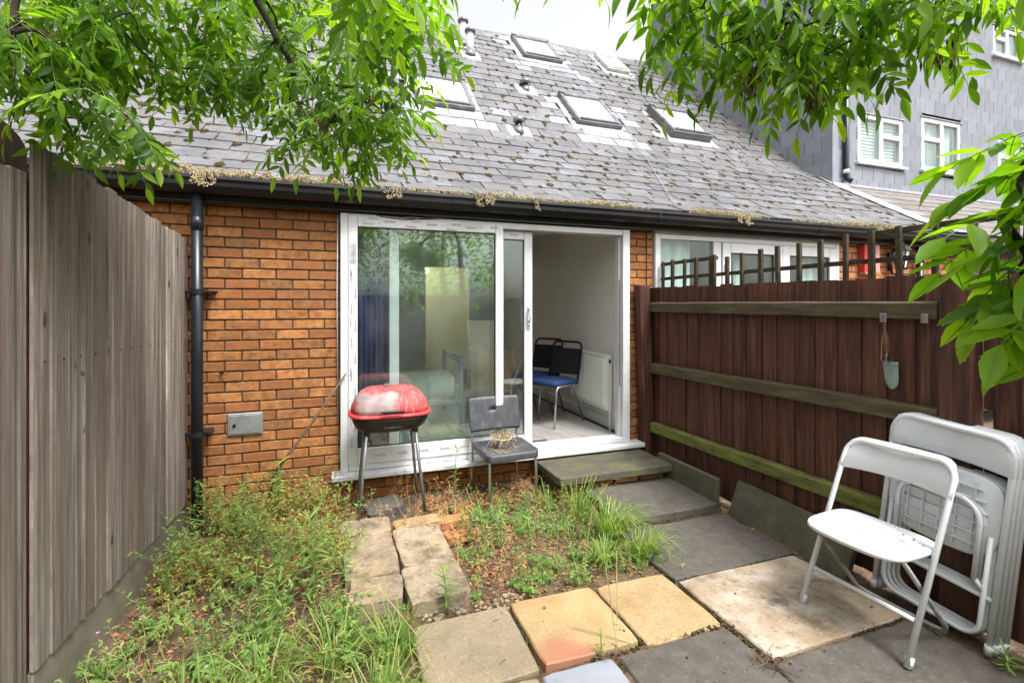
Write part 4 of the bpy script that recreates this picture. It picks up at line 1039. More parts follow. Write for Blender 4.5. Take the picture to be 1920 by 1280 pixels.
stone(.045, .312, 2.47, 2.712, -.08, .045, STONE, -6, (-1, 1, 0), 'pale kerb block at the near left end of the stone path')
stone(.325, .625, 2.752, 3.228, -.08, .048, STONE, 2, (.5, 1, 0), 'long stained stone in the middle right of the stone path')
stone(.02, .315, 2.722, 3.215, -.08, .046, STONE, 1, (0, -1, 0), 'long weedy stone in the middle left of the stone path')
stone(.335, .66, 3.235, 3.36, -.08, .055, YSLAB, 3, (1, 0, 0), 'yellowish stone strip at the far right of the stone path')
stone(.0, .32, 3.225, 3.46, -.08, .05, STONE, -1, (0, 1, 0), 'cracked stone under the front leg of the barbecue')
stone(.17, .43, 3.56, 3.78, -.08, .05, DSLAB, 14, (3, -5, 0), 'broken dark slate piece under the barbecue', 'broken_slate', 'stone')
def loose_brick(x, y, z, rz, mat, label, hole_shade=False):
    b = thing('loose_brick', (x, y, z), label, 'brick', 'loose bricks beside the stone path', R(rz))
    MB().box(-.1, .1, -.05, .05, -.06, 0, .006).build('body', mat, b, local=True)
    if hole_shade:
        h = MB()
        for q in (-.055, 0, .055):
            for p in (-.022, .022): h.tube([(q, p, .0005), (q, p, .0012)], .011, 10)
        h.build('hole_shade', DARKROOM, b, local=True)  # near-black discs on the solid top stand in for shaded perforations
loose_brick(.735, 3.10, .03, 8, BRICK, 'perforated orange brick beside the stone path', True)
loose_brick(.74, 3.30, .04, 6, BRICK_PALE, 'orange brick lying flat behind the perforated brick')
loose_brick(.86, 3.52, .02, 30, BRICK, 'tilted orange brick among weeds left of the black chair')
loose_brick(-.02, 3.12, .0, 88, BRICK, 'reddish brick half buried left of the stone path')

# --- stick leaning on the wall
m = MB(); m.tube([(-.50, 3.82, -.04), (-.44, 3.86, .30), (-.19, 3.90, .64), (.045, 3.912, .985)], [.010, .011, .009, .006], 8); m.build('leaning_stick', STICKM, label='thin brown stick leaning against the brick wall towards the door frame', cat='stick', smooth=True)

# --- barbecue
bq = thing('barbecue', (.345, 3.62, .07), 'red lidded charcoal barbecue on four grey legs among weeds', 'barbecue')
def sup(w, d, z, n=32, e=3.2, c=(.345, 3.62)):
    r = []
    for j in range(n):
        a = 2*math.pi*j/n; ca, sa_ = math.cos(a), math.sin(a)
        r.append(Vector((c[0]+w*math.copysign(abs(ca)**(2/e), ca), c[1]+d*math.copysign(abs(sa_)**(2/e), sa_), z)))
    return r
m = MB(); m.loft([sup(.272, .20, .748), sup(.266, .196, .790), sup(.245, .18, .842), sup(.205, .148, .890), sup(.165, .115, .912), sup(.10, .06, .921), sup(.02, .015, .924)]); m.build('lid', REDPAINT, bq, True)
m = MB(); m.loft([sup(.286, .213, .729), sup(.290, .217, .735), sup(.290, .217, .744), sup(.284, .211, .751), sup(.272, .201, .753)]); m.build('lid_rim', REDRIM, bq, True)
m = MB(); m.loft([sup(.15, .09, .610), sup(.20, .13, .616), sup(.245, .175, .650), sup(.265, .195, .695), sup(.270, .198, .727)]); bowl = m.build('bowl', BURNT, bq, True)
m = MB(); y = 3.62-.205; m.tube([(.27, y+.012, .775), (.27, y-.032, .778), (.42, y-.032, .778), (.42, y+.012, .775)], .006, 8); m.box(.275, .415, y-.044, y-.022, .767, .789, .006); m.build('lid_handle', BLACKP, bq)
m = MB(); m.tube([(.275, y+.022, .672), (.278, y-.012, .667), (.412, y-.012, .667), (.415, y+.022, .672)], .005, 8); m.build('bowl_handle', BURNT, bq, True)
m = MB(); m.box(.295, .345, 3.60, 3.625, .925, .931, .002, None); m.tube([(.315, 3.61, .92), (.315, 3.61, .936)], .006, 8); m.tube([(.300, 3.60, .935), (.325, 3.615, .938), (.350, 3.61, .930)], .005, 6); m.build('vent', GREYMETAL, bq)
for sx, sy in ((-1, -1), (1, -1), (-1, 1), (1, 1)):
    a = Vector((.345+sx*.165, 3.62+sy*.11, .640)); b = Vector((.345+sx*.225, 3.62+sy*.175, .045 if sy < 0 else .0))
    m = MB(); m.tube([a, b], .0115, 12); lg = m.build('leg', GREYMETAL, bq, True)
    m = MB(); m.tube([a+Vector((0,0,-.035)), a+Vector((0,0,.0))], .022, 10); m.build('socket', BURNT, lg, True)

# --- charcoal chair with pot of dead plant
ch = thing('garden_chair', (1.24, 3.68, -.06), 'charcoal plastic chair with steel legs standing by the door', 'chair', rz=R(3))
def rrect(w, h, r, n=5):
    o = []
    for (cx_, cy_, a0) in ((w-r, h-r, 0), (-w+r, h-r, 90), (-w+r, -h+r, 180), (w-r, -h+r, 270)):
        for i in range(n+1):
            a = R(a0+90*i/n); o.append((cx_+r*math.cos(a), cy_+r*math.sin(a)))
    return o
m = MB(); rings = []
for (z, s) in ((.400, .0), (.404, .006), (.434, .006), (.440, .0)):
    rings.append([Vector((x*(1+s), y*(1+s)-.02 + 0, z + (.012*(x/.21)**2 if z > .42 else 0)-.010*max(0, -(y)/.2)**2)) for x, y in rrect(.215, .205, .05)])
m.loft(rings); m.build('seat', CHARCOAL, ch, True, local=True)
# backrest with grip hole
bp = MB(); W_, H_ = .222, .135; nx, nz = 22, 12; idx = {}; v = []; f = []
def bk(x, z, o): return (x, .205 + .028*(1-(x/W_)**2) + (z-.66)*.20 + o, z)
def inhole(i, j): return 9 <= i <= 11 and j in (7,)
for o in (0, .012):
    for j in range(nz+1):
        for i in range(nx+1):
            x = -W_+2*W_*i/nx; z = .66-H_+2*H_*j/nz
            if j in (0, nz): x *= .955
            v.append(bk(x, z, o))
k = (nx+1)*(nz+1)
for j in range(nz):
    for i in range(nx):
        if inhole(i, j): continue
        a = j*(nx+1)+i; f += [(a, a+1, a+nx+2, a+nx+1), (k+a, k+a+nx+1, k+a+nx+2, k+a+1)]
def side(a, b): f.append((a, b, k+b, k+a))
for i in range(nx): side(i, i+1); side(nz*(nx+1)+i+1, nz*(nx+1)+i)
for j in range(nz): side((j+1)*(nx+1), j*(nx+1)); side(j*(nx+1)+nx, (j+1)*(nx+1)+nx)
hb, ht = 7*(nx+1), 8*(nx+1)
for i in range(9, 12): side(hb+i+1, hb+i); side(ht+i, ht+i+1)
side(hb+9, ht+9); side(ht+12, hb+12)
bp.add(v, f); bp.build('backrest', CHARCOAL, ch, True, local=True)
for s in (-1, 1):
    m = MB(); m.tube([(s*.185, -.175, .405), (s*.19, -.19, .37), (s*.195, -.205, 0)], .011, 10); m.build('leg', CHROME, ch, True, local=True)
    m = MB(); m.tube([(s*.20, .215, 0), (s*.20, .20, .30), (s*.20, .205, .45), (s*.20, .232, .60), (s*.19, .245, .66)], .011, 10); m.build('leg', CHROME, ch, True, local=True)
m = MB(); m.tube([(-.185, -.17, .395), (.185, -.17, .395), (.19, .19, .40), (-.19, .19, .40)], .009, 8, closed=True); m.build('seat_frame', CHROME, ch, True, local=True)
pot = thing('flower_pot', (1.215, 3.64, .385), 'small pale pot of dead straw on the charcoal chair', 'pot')
m = MB(); m.lathe([(.050, 0), (.056, .004), (.072, .068), (.076, .070), (.076, .078), (.068, .078), (.062, .06), (.005, .055)], (1.215, 3.64, .385), 18); m.build('pot', POTM, pot, True)
random.seed(51); m = MB()
for i in range(130):
    a = rnd(0, 6.28); r = rnd(0, .06); b = Vector((1.215+r*math.cos(a), 3.64+r*math.sin(a), .385+.06)); L = rnd(.04, .11)
    d = Vector((math.cos(a)*rnd(.2,1), math.sin(a)*rnd(.2,1)-.2, rnd(.1, 1.0))).normalized()
    m.tube([b, b+d*L*.6+Vector((0,0,.01)), b+d*L+Vector((rnd(-.02,.02), rnd(-.02,.02), -rnd(.0,.07)))], .0016, 3, False)
for i in range(60):
    a = rnd(0, 6.28); r = rnd(.06, .15); b = Vector((1.19+r*math.cos(a), 3.60+r*math.sin(a)*.8, .388)); m.tube([b, b+Vector((rnd(-.05,.05), rnd(-.05,.05), rnd(0,.012)))], .0016, 3, False)
m.build('dead_stems', STRAW, pot, kind='stuff')
m = MB()
for (dx, dy, h) in ((.03, .0, .36), (.06, .03, .26), (-.01, -.03, .20), (.05, .05, .42)):
    b = Vector((1.215+dx*.3, 3.64+dy*.3, .44)); m.tube([b, b+Vector((dx*.6, dy*.6, h*.5)), b+Vector((dx*1.7, dy, h))], [.0025, .002, .001], 5)
    m.tube([b+Vector((dx*1.0, dy, h*.75)), b+Vector((dx*1.0-.05, dy, h*.95)), b+Vector((dx-.08, dy, h*.9))], .0014, 4)
m.build('dead_stalk', STICKM, pot)

# --- white folding chairs
def ushape(y, z0, z1, r, x0=0, x1=0, n=6, up=True):
    """U tube in local Y-Z with rounded corners; open end at z0, closed end at z1"""
    s = 1 if z1 > z0 else -1; X = lambda z: x0+(x1-x0)*(z-z0)/(z1-z0)
    p = [(X(z0), -y, z0)]
    for i in range(n+1):
        a = R(90*i/n); zz = z1-s*r+s*r*math.sin(a); p.append((X(zz), -y+r-r*math.cos(a), zz))
    for i in range(n+1):
        a = R(90*(n-i)/n); zz = z1-s*r+s*r*math.sin(a); p.append((X(zz), y-r+r*math.cos(a), zz))
    p.append((X(z0), y, z0)); return p
def back_panel(root, X, z0, z1, hw, curve, depth=.018):
    m = MB(); nx = 20; rings = []
    for i in range(nx+1):
        t = -1+2*i/nx; y = hw*t; c_ = curve*(1-t*t)
        drop = 0.0; e = abs(y)-(hw-.075)
        if e > 0: drop = .075-math.sqrt(max(0, .075**2-e**2))
        zt = z1-drop; zb = z0+(.012*(1-t*t))
        zt = max(zt, zb+.03)
        x = lambda z: X(z)-c_
        rings.append([Vector((x(zb)+.008, y, zb)), Vector((x(zb)+.012, y, zb+.01)), Vector((x(zt)+.012, y, zt-.016)), Vector((x(zt)+.006, y, zt-.002)), Vector((x(zt)-.008, y, zt)), Vector((x(zt)-.012, y, zt-.012)), Vector((x(zb)-.010, y, zb+.004))])
    m.loft(rings); m.build('backrest', PLASTW, root, True, local=True)
    rv = MB()
    for (y, z) in ((-hw+.03, z1-.055), (hw-.03, z1-.055), (-hw*.55, z1-.012), (hw*.55, z1-.012)):
        rv.lathe([(.0045, 0), (.0045, .003), (.002, .005)], (0, 0, 0), 8, Matrix.Translation((X(z)+.010-curve*(1-(y/hw)**2), y, z)) @ Matrix.Rotation(R(90), 4, 'Y'))
    rv.build('rivet', CHROME, root, local=True)
fc = thing('folding_chair', (2.42, 1.59, 0), 'open white folding chair with dead leaves on its seat', 'chair', 'white folding chairs', rz=R(180+2))
Xl = lambda z: .21-.455*z
m = MB(); p = ushape(.238, .0, .80, .075, Xl(0), Xl(.80)); m.tube(p, .0125, 12); m.build('leg_frame', PAINTW, fc, True, local=True)
back_panel(fc, Xl, .655, .815, .248, .028)
for s in (-1, 1):
    m = MB(); m.tube([(.203, s*.238, .0), (.187, s*.238, .04)], .016, 12); m.build('rubber_foot', PLASTW, fc, True, local=True)
    m = MB(); m.lathe([(.006, 0), (.006, .004)], (0,0,0), 8, Matrix.Translation((Xl(.70)-.004, s*.250, .70)) @ Matrix.Rotation(R(90), 4, 'X')); m.build('rivet', CHROME, fc, local=True)
Xr = lambda z: -.185+.86*z
p = [( .185, -.205, .425), (Xr(.20), -.205, .20), (Xr(.07), -.205, .07)] + [(Xr(.045), -.19, .035), (Xr(.02), -.15, .018), (Xr(.02), 0, .016), (Xr(.02), .15, .018), (Xr(.045), .19, .035)] + [(Xr(.07), .205, .07), (Xr(.20), .205, .20), (.185, .205, .425)]
m = MB(); m.tube(p, .0105, 10); m.build('rear_leg', RUSTY, fc, True, local=True)
m = MB(); m.tube([(Xl(.17), -.225, .17), (Xl(.17), .225, .17)], .0105, 10); m.build('cross_bar', PAINTW, fc, True, local=True)
def seat_panel(root, M, ribs=False, mat=PLASTW):
    # outline in local (u forward, y lateral): straight rear, rounded front
    o = []; N = 40
    for i in range(N):
        a = 2*math.pi*i/N; ca, s_ = math.cos(a), math.sin(a); e = 4.6
        u = .175*math.copysign(abs(ca)**(2/e), ca); y = .226*math.copysign(abs(s_)**(2/5.0), s_)
        if u > 0: u *= 1.0+.10*(1-(y/.226)**2); y *= (1-.06*(u/.18)**2)
        o.append((u, y))
    m = MB(); rings = []
    for (z, s) in ((-.016, .97), (-.012, 1.0), (-.002, 1.0), (.006, .985), (.007, .93), (.001, .75), (-.003, .4), (-.003, .02)):
        rings.append([M @ Vector((u*s, y*s, z)) for u, y in o])
    m.loft(rings); m.build('seat', mat, root, True, local=True)
    if ribs:
        b = MB()
        for u in (-.12, -.07, -.02, .03, .08, .13): b.box(u-.0025, u+.0025, -.19+abs(u)*.3, .19-abs(u)*.3, -.030, -.0165, 0, M)
        for y in (-.13, -.065, 0, .065, .13): b.box(-.15, .16, y-.0025, y+.0025, -.027, -.0163, 0, M)
        b.build('seat_ribs', mat, root, local=True)
seat_panel(fc, Matrix.Translation((.075, 0, .436)) @ Matrix.Rotation(R(2), 4, 'Y'))
lv = MB(); random.seed(6)
for i in range(26):
    c_ = Vector((2.42-.02+random.gauss(0, .05), 1.50+random.gauss(0, .055), .446)); a = rnd(0, 3.14); L = rnd(.008, .02); d = Vector((math.cos(a), math.sin(a), 0)); q = Vector((-d.y, d.x, 0))*rnd(.002, .004)
    lv.add([c_-d*L, c_+q+Vector((0,0,.004)), c_+d*L, c_-q], [(0,1,2,3)])
lv.build('fallen_leaves', LITTER, kind='stuff', label='dead leaves lying on the white chair seat', cat='leaves')
def folded_chair():
    r = thing('folding_chair', (0,0,0), 'x', 'chair', 'white folding chairs')
    m = MB(); m.tube(ushape(.238, .0, .93, .08), .0125, 12); m.build('leg_frame', PAINTW, r, True, local=True)
    back_panel(r, lambda z: 0.002, .775, .945, .246, .020)
    m = MB(); m.tube(ushape(.200, .50, .045, .07, .006, .006), .0105, 10); m.build('rear_leg', PAINTW, r, True, local=True)
    m = MB(); m.tube(ushape(.165, .30, .635, .09, .018, .030), .0105, 10); m.tube([(.012, -.165, .30), (.006, -.198, .26)], .0105, 8); m.tube([(.012, .165, .30), (.006, .198, .26)], .0105, 8); m.build('seat_brace', PAINTW, r, True, local=True)
    m = MB(); m.tube([(0, -.23, .235), (0, .23, .235)], .0105, 8); m.build('cross_bar', PAINTW, r, True, local=True)
    seat_panel(r, Matrix.Translation((-.014, 0, .57)) @ Matrix.Rotation(R(90), 4, 'Y') @ Matrix.Rotation(R(180), 4, 'X'), True)
    MB().box(.030, .034, -.07, .05, .60, .70, .001).build('bracket', CHROME, r, local=True)
    for s in (-1, 1):
        m = MB(); m.tube([(0, s*.238, 0), (0, s*.238, .045)], .016, 12); m.build('rubber_foot', PLASTW, r, True, local=True)
    return r
f0 = folded_chair()
labs = ['folded white chair at the front of the stack leaning on the fence', 'folded white chair second from the front of the leaning stack', 'folded white chair third from the front of the leaning stack', 'folded white chair at the back of the stack against the fence']
for i in range(4):
    c_ = f0 if i == 0 else copy_tree(f0)
    c_['label'] = labs[i]; c_.location = (2.640+i*.027, 1.520-.006*i, .012)
    c_.rotation_euler = Euler((R(4.0+.4*i), R(0), 0)); 
    c_.rotation_euler = (Matrix.Rotation(R(4.2), 3, 'X') @ Matrix.Rotation(R(3.8-.3*i), 3, 'Y') @ Matrix.Rotation(R(180), 3, 'Z')).to_euler()

# --- trowel and brackets on the fence
tw_ = thing('garden_trowel', (2.76, 1.76, 1.2), 'rusty garden trowel hanging from the dark fence', 'trowel')
bx_, by = 2.765, 1.757
m = MB(); N = 10; rings = []
for i in range(N+1):
    t = i/N; z = 1.205-.150*t; w = .040*(1-.18*t) if t < .55 else .040*.90*math.sqrt(max(.0, 1-((t-.55)/.45)**2))
    w = max(w, .003); rings.append([Vector((bx_-.010*(math.cos(a)-.2)+.016*t, by+w*math.sin(a), z)) for a in [R(q) for q in (-80, -50, -25, 0, 25, 50, 80)]] + [Vector((bx_-.010*(math.cos(a)-.2)+.016*t+.0025, by+w*math.sin(a), z)) for a in [R(q) for q in (80, 50, 25, 0, -25, -50, -80)]])
m.loft(rings); m.build('blade', TROWELM, tw_, True)
m = MB(); m.tube([(bx_-.006, by, 1.20), (bx_-.022, by+.006, 1.215), (bx_-.026, by+.004, 1.235), (bx_-.01, by+.008, 1.255)], .005, 8); m.build('neck', GREYMETAL, tw_, True)
m = MB(); m.tube([(bx_-.008, by+.009, 1.25), (bx_-.006, by+.012, 1.27), (bx_-.004, by+.018, 1.31), (bx_-.004, by+.022, 1.345), (bx_-.004, by+.024, 1.362)], [.010, .013, .015, .014, .007], 12); m.build('handle', HANDLEW, tw_, True)
m = MB(); m.tube([(bx_-.004, by+.024, 1.355), (bx_-.006, by+.017, 1.43)], .0012, 4); m.tube([(bx_-.004, by+.026, 1.355), (bx_-.006, by+.030, 1.43)], .0012, 4); m.tube([(bx_-.014, by+.03, 1.34), (bx_-.016, by+.036, 1.21)], .0016, 4); m.build('string', STRAW, tw_)
for y, lb in ((1.78, 'small metal bracket above the hanging trowel'), (1.585, 'small metal bracket right of the trowel on the top rail')):
    b = thing('metal_bracket', (2.748, y, 1.44), lb, 'bracket', 'brackets screwed to the fence rail')
    m = MB(); m.box(2.7475, 2.7505, y-.014, y+.014, 1.415, 1.463, .001); m.box(2.7395, 2.7474, y+.011, y+.0135, 1.415, 1.463, .001); m.build('plate', CHROME, b)
    m = MB()
    for z in (1.428, 1.439, 1.451): m.tube([(2.7474, y, z), (2.7462, y, z)], .0035, 8)
    m.build('screw', BLACKP if y > 1.6 else RUSTY, b)

# ------------------------------------------------------------------ inside the room
# bed
bd = thing('bed', (.6, 5.5, .27), 'blue metal bed frame with bare mattress seen through the glass', 'bed')
for (x, y, z) in ((1.19, 4.93, .98), (1.19, 5.78, .98), (-.75, 4.93, .98), (-.75, 5.78, .98)):
    m = MB(); m.tube([(x, y, .27), (x, y, z)], .024, 10); m.build('post', BEDBLUE, bd, True)
for x in (1.19, -.75):
    m = MB()
    for z in (.62, .92, .96): m.tube([(x, 4.95, z), (x, 5.76, z)], .012, 8)
    m.build('end_rail', BEDBLUE, bd, True)
for y in (4.93, 5.78): MB().box(-.75, 1.19, y-.012, y+.012, .48, .54, .004).build('side_rail', BEDBLUE, bd)
ms = MB(); ms.loft([[Vector((.21+(x)*1.0, 5.355+y, z)) for x, y in rrect(.93-s, .40-s, .06)] for z, s in ((.545, .02), (.56, 0), (.76, 0), (.78, .02))]); ms.build('mattress', MATTRESS, bd, True)
# stacked banquet chairs with blue seats
def banquet(name):
    r = thing(name, (0,0,0), 'x', 'chair', 'blue seated metal chairs indoors')
    m = MB(); m.loft([[Vector((x, y, z)) for x, y in rrect(.21-s, .205-s, .05)] for z, s in ((.415, .01), (.42, 0), (.455, 0), (.465, .02))]); m.build('seat', BLUEFAB, r, True, local=True)
    for s in (-1, 1):
        m = MB(); m.tube([(.215, s*.20, 0), (.185, s*.20, .36), (.165, s*.20, .405), (.10, s*.20, .41), (-.18, s*.20, .405)], .011, 10); m.build('leg', CHROME, r, True, local=True)
        m = MB(); m.tube([(-.30, s*.20, 0), (-.12, s*.20, .36), (-.10, s*.20, .40)], .011, 10); m.build('leg', GREYMETAL, r, True, local=True)
    m = MB(); m.tube([(p[0], p[1], p[2]) for p in ushape(.19, .41, .84, .06, -.19, -.29)], .012, 10); m.build('back_frame', BLACKP, r, True, local=True)
    m = MB(); m.loft([[Vector((-.205-.23*(z-.5)+dx, y, z)) for y, z, dx in ((-.175, .50, .012), (.175, .50, .012), (.175, .50, -.012), (-.175, .50, -.012))], [Vector((-.205-.23*(z-.5)+dx, y, z)) for y, z, dx in ((-.175, .77, .012), (.175, .77, .012), (.175, .77, -.012), (-.175, .77, -.012))]]); m.build('backrest', BLACKFAB, r, local=True)
    return r
c0 = banquet('banquet_chair'); c0.location = (2.12, 4.70, .27); c0.rotation_euler = (0, 0, R(208)); c0['label'] = 'blue seated chair nearest the radiator inside the open door'
c1 = copy_tree(c0); c1.location = (2.12, 5.16, .27); c1.rotation_euler = (0, 0, R(212)); c1['label'] = 'blue seated chair behind the first one inside the room'
MB().box(1.60, 2.12, 5.75, 6.2, .27, .95, .01).build('wooden_box', TANWOOD, label='tan wooden box behind the indoor chairs', cat='box')

# ================================================================== TREES
def leaflet(m, base, d, nrm, L, W, rib=False):
    """one folded, slightly drooping leaflet: 8 faces"""
    s = d.cross(nrm).normalized(); n = s.cross(d).normalized(); cv = rnd(.02, .34); tw = rnd(-.12, .12)
    prof_ = ((0, .12), (.22, .82), (.48, 1.0), (.76, .62), (1.0, .0))
    mid = []; lft = []; rgt = []
    for t, w in prof_:
        c_ = base + d*L*t - n*L*cv*t*t + s*L*tw*t*t
        mid.append(c_ - n*W*.10*w); lft.append(c_ + s*W*.5*w + n*W*.10*w); rgt.append(c_ - s*W*.5*w + n*W*.10*w)
    v = mid + lft[:-1] + rgt[:-1]; k = len(mid); f = []
    l0, r0 = k, k+k-1
    for i in range(k-2):
        f.append((i, i+1, l0+i+1, l0+i)); f.append((i+1, i, r0+i, r0+i+1))
    f.append((k-2, k-1, l0+k-2)); f.append((k-1, k-2, r0+k-2))
    m.add(v, f, 0)
    if rib:
        rv = []; q = W*.028
        for c_ in mid[:-1]: rv += [c_+s*q-n*.0006, c_-s*q-n*.0006]
        rv.append(mid[-1]-n*.0006); m.add(rv, [(2*i, 2*i+1, 2*i+3, 2*i+2) for i in range(k-2)] + [(2*k-4, 2*k-3, 2*k-2)], 1)
def compound_leaf(seed, L=.20, pairs=4, ll=.075, lw=.026, mat=None):
    random.seed(seed); m = MB(); droop = rnd(.10, .35)
    def P(t): return Vector((.012*math.sin(t*3+seed), L*t, -L*droop*t*t))
    pts = [P(i/6) for i in range(7)]
    m.tube(pts, [.0014, .0013, .0012, .0011, .001, .0009, .0007], 4, False, 1)
    for i in range(pairs):
        t = .30+.62*i/(pairs-.3); b = P(t); sc = (.78, 1.0, 1.0, .92, .85)[min(i, 4)]*rnd(.9, 1.1)
        for s in (-1, 1):
            a = R(rnd(42, 62)); d = Vector((s*math.sin(a), math.cos(a), rnd(-.45, -.05))).normalized()
            nr = Vector((rnd(-.35, .35), rnd(-.2, .2), 1)); leaflet(m, b, d, nr, ll*sc*rnd(.85, 1.12), lw*sc*rnd(.8, 1.15), True)
    leaflet(m, P(1), Vector((rnd(-.15, .15), 1, -.5)).normalized(), Vector((0, .2, 1)), ll*1.05, lw*1.05, True)
    me = m.mesh('leaf', [mat, GREENSTEM], True); return me
def rot_from(d, up):
    y = d.normalized(); x = y.cross(up).normalized(); z = x.cross(y); return Matrix((x, y, z)).transposed().to_3x3()
CR, CF = Vector((.942, -.335, 0)), Vector((.335, .942, 0))
def ash(name, label, root_pts, waypoints, blobs, seed, leafm, nleaf, trunk_r, key_spots=(), leafscale=(.85, 1.15), extra=()):
    random.seed(seed)
    t = thing(name, root_pts[0], label, 'tree')
    anchors = []
    for (c_, (rx, ry, rz), n) in blobs:
        for _ in range(n):
            while True:
                p = Vector((rnd(-1, 1), rnd(-1, 1), rnd(-1, 1)))
                if p.length < 1: break
            anchors.append(Vector(c_) + CR*p.x*rx + CF*p.y*ry + Vector((0, 0, p.z*rz)))
    nodes = [Vector(p) for p in root_pts]; par = [-1] + list(range(len(root_pts)-1)); plen = [0.0]
    for i in range(1, len(nodes)): plen.append(plen[-1]+(nodes[i]-nodes[i-1]).length)
    def attach(p):
        j = min(range(len(root_pts)-1, len(nodes)), key=lambda q: (nodes[q]-p).length + .28*plen[q] - .02)
        nodes.append(p); par.append(j); plen.append(plen[j]+(nodes[j]-p).length); return len(nodes)-1
    for w in waypoints:
        last = None
        for q in w:
            q = Vector(q)
            if last is None: last = attach(q)
            else: nodes.append(q); par.append(last); plen.append(plen[last]+(nodes[last]-q).length); last = len(nodes)-1
    first = len(nodes)
    anchors.sort(key=lambda p: (p-nodes[len(root_pts)-1]).length)
    ids = [attach(p) for p in anchors]
    cnt = [0]*len(nodes)
    for i in ids:
        j = i
        while j >= 0: cnt[j] += 1; j = par[j]
    rad = [max(.0016, .0021*math.sqrt(c_)) for c_ in cnt]
    m = MB()
    for i in range(len(root_pts), len(nodes)):
        a, b = nodes[par[i]], nodes[i]; d = b-a
        mid = a + d*.5 + Vector((random.gauss(0, .03), random.gauss(0, .03), .04))*min(1, d.length*2)
        r0 = min(rad[par[i]], rad[i]*1.35); m.tube([a, a.lerp(mid, .6).lerp(b, .1), mid.lerp(b, .25), b], [r0, (r0*.7+rad[i]*.3), (r0*.4+rad[i]*.6), rad[i]], 6, False)
    br = m.build('branches', BARK, t, True)
    m = MB(); k = len(root_pts); m.tube(root_pts, [trunk_r*(1-.75*i/(k-1)) for i in range(k)], 12); m.build('trunk', BARK, t, True)
    crown = bpy.data.objects.new('crown', None); C.objects.link(crown); crown.parent = t; crown.matrix_parent_inverse = wm(t).inverted(); crown.empty_display_size = .1
    for i in ids:
        tw = nodes[i]-nodes[par[i]]; tw = tw.normalized() if tw.length > 1e-5 else Vector((0, 0, -1))
        a0 = rnd(0, 6.28)
        for q in range(nleaf):
            a = a0 + q*2*math.pi/nleaf + random.gauss(0, .4)
            d = (Vector((math.cos(a), math.sin(a), -rnd(.15, 1.0))) + tw*.45).normalized()
            up = Vector((random.gauss(0, .35), random.gauss(0, .35), 1))
            M3 = rot_from(d, up); sc = rnd(*leafscale)
            place('leaf', random.choice(leafm), nodes[i]+Vector((0, 0, rnd(-.01, .01))), M3.to_quaternion(), crown, (sc, sc, sc))
    for ks in key_spots:
        m = MB(); ks = Vector(ks)
        for _ in range(46):
            b = ks + Vector((random.gauss(0, .014), random.gauss(0, .014), rnd(-.035, .02))); L = rnd(.02, .034); w = rnd(.0022, .004); a = rnd(0, 3.14); s = Vector((math.cos(a), math.sin(a), 0))*w
            e = b + Vector((random.gauss(0, .004), random.gauss(0, .004), -L)); mm = (b+e)/2
            m.add([b, mm+s, e, mm-s], [(0, 1, 2, 3)])
        j = min(range(len(nodes)), key=lambda q: (nodes[q]-ks).length)
        m.tube([nodes[j], ks], .0012, 4, False)
        m.build('seed_cluster', KEYS, t)
    return t
LM = [compound_leaf(s, rnd(.17, .22), random.choice((3, 4, 4, 5)), .060, .0205, LEAF) for s in range(12)]
LY = [compound_leaf(s+30, rnd(.12, .15), random.choice((2, 3, 3)), .076, .034, LEAF_YOUNG) for s in range(5)]
LR = [compound_leaf(s+60, rnd(.16, .21), random.choice((3, 4, 4, 5)), .062, .0205, LEAF) for s in range(7)]
LEFT = [
  ((-0.993, 2.211, 2.568), (0.251, 0.250, 0.173), 16), ((-0.93, 2.06, 2.33), (0.159, 0.200, 0.110), 12), ((-0.83, 2.09, 2.205), (0.182, 0.200, 0.085), 13),
  ((-0.816, 2.201, 2.459), (0.218, 0.250, 0.139), 14), ((-0.621, 2.291, 2.69), (0.322, 0.300, 0.172), 18), ((-0.621, 2.291, 2.475), (0.258, 0.250, 0.107), 12),
  ((-0.334, 2.295, 2.728), (0.294, 0.300, 0.158), 14), ((-0.284, 2.224, 2.478), (0.198, 0.250, 0.110), 9), ((-0.035, 2.135, 2.698), (0.264, 0.300, 0.154), 14),
  ((-0.075, 2.096, 2.368), (0.172, 0.250, 0.107), 9), ((0.104, 1.979, 2.45), (0.188, 0.250, 0.146), 12), ((0.102, 1.927, 2.201), (0.143, 0.200, 0.092), 9),
  ((0.187, 1.791, 2.548), (0.135, 0.200, 0.116), 7), ((0.090, 1.075, 2.225), (0.060, 0.100, 0.035), 5), ((-0.156, 2.125, 2.217), (0.129, 0.200, 0.064), 4),
  ((-0.594, 2.016, 2.687), (0.618, 0.400, 0.094), 14), ((0.105, 1.661, 2.617), (0.352, 0.400, 0.070), 6),
]
RIGHT = [
  ((0.894, 1.062, 2.349), (0.086, 0.150, 0.086), 8), ((0.915, 1.107, 2.260), (0.059, 0.120, 0.059), 4), ((1.029, 1.014, 2.349), (0.129, 0.200, 0.086), 12),
  ((1.043, 1.009, 2.220), (0.115, 0.150, 0.072), 9), ((1.119, 0.929, 2.291), (0.124, 0.200, 0.096), 12), ((1.158, 0.915, 2.167), (0.110, 0.150, 0.055), 8),
  ((1.275, 0.873, 2.305), (0.124, 0.200, 0.083), 11), ((1.236, 0.834, 2.183), (0.079, 0.150, 0.053), 5), ((1.316, 0.752, 2.284), (0.114, 0.150, 0.063), 10),
  ((1.373, 0.679, 2.253), (0.073, 0.150, 0.036), 6), ((1.316, 0.752, 2.196), (0.063, 0.120, 0.038), 3), ((0.664, 1.038, 2.415), (0.079, 0.100, 0.020), 2),
  ((0.529, 1.033, 2.390), (0.063, 0.100, 0.015), 1), ((1.075, 0.891, 2.368), (0.396, 0.300, 0.066), 12),
]
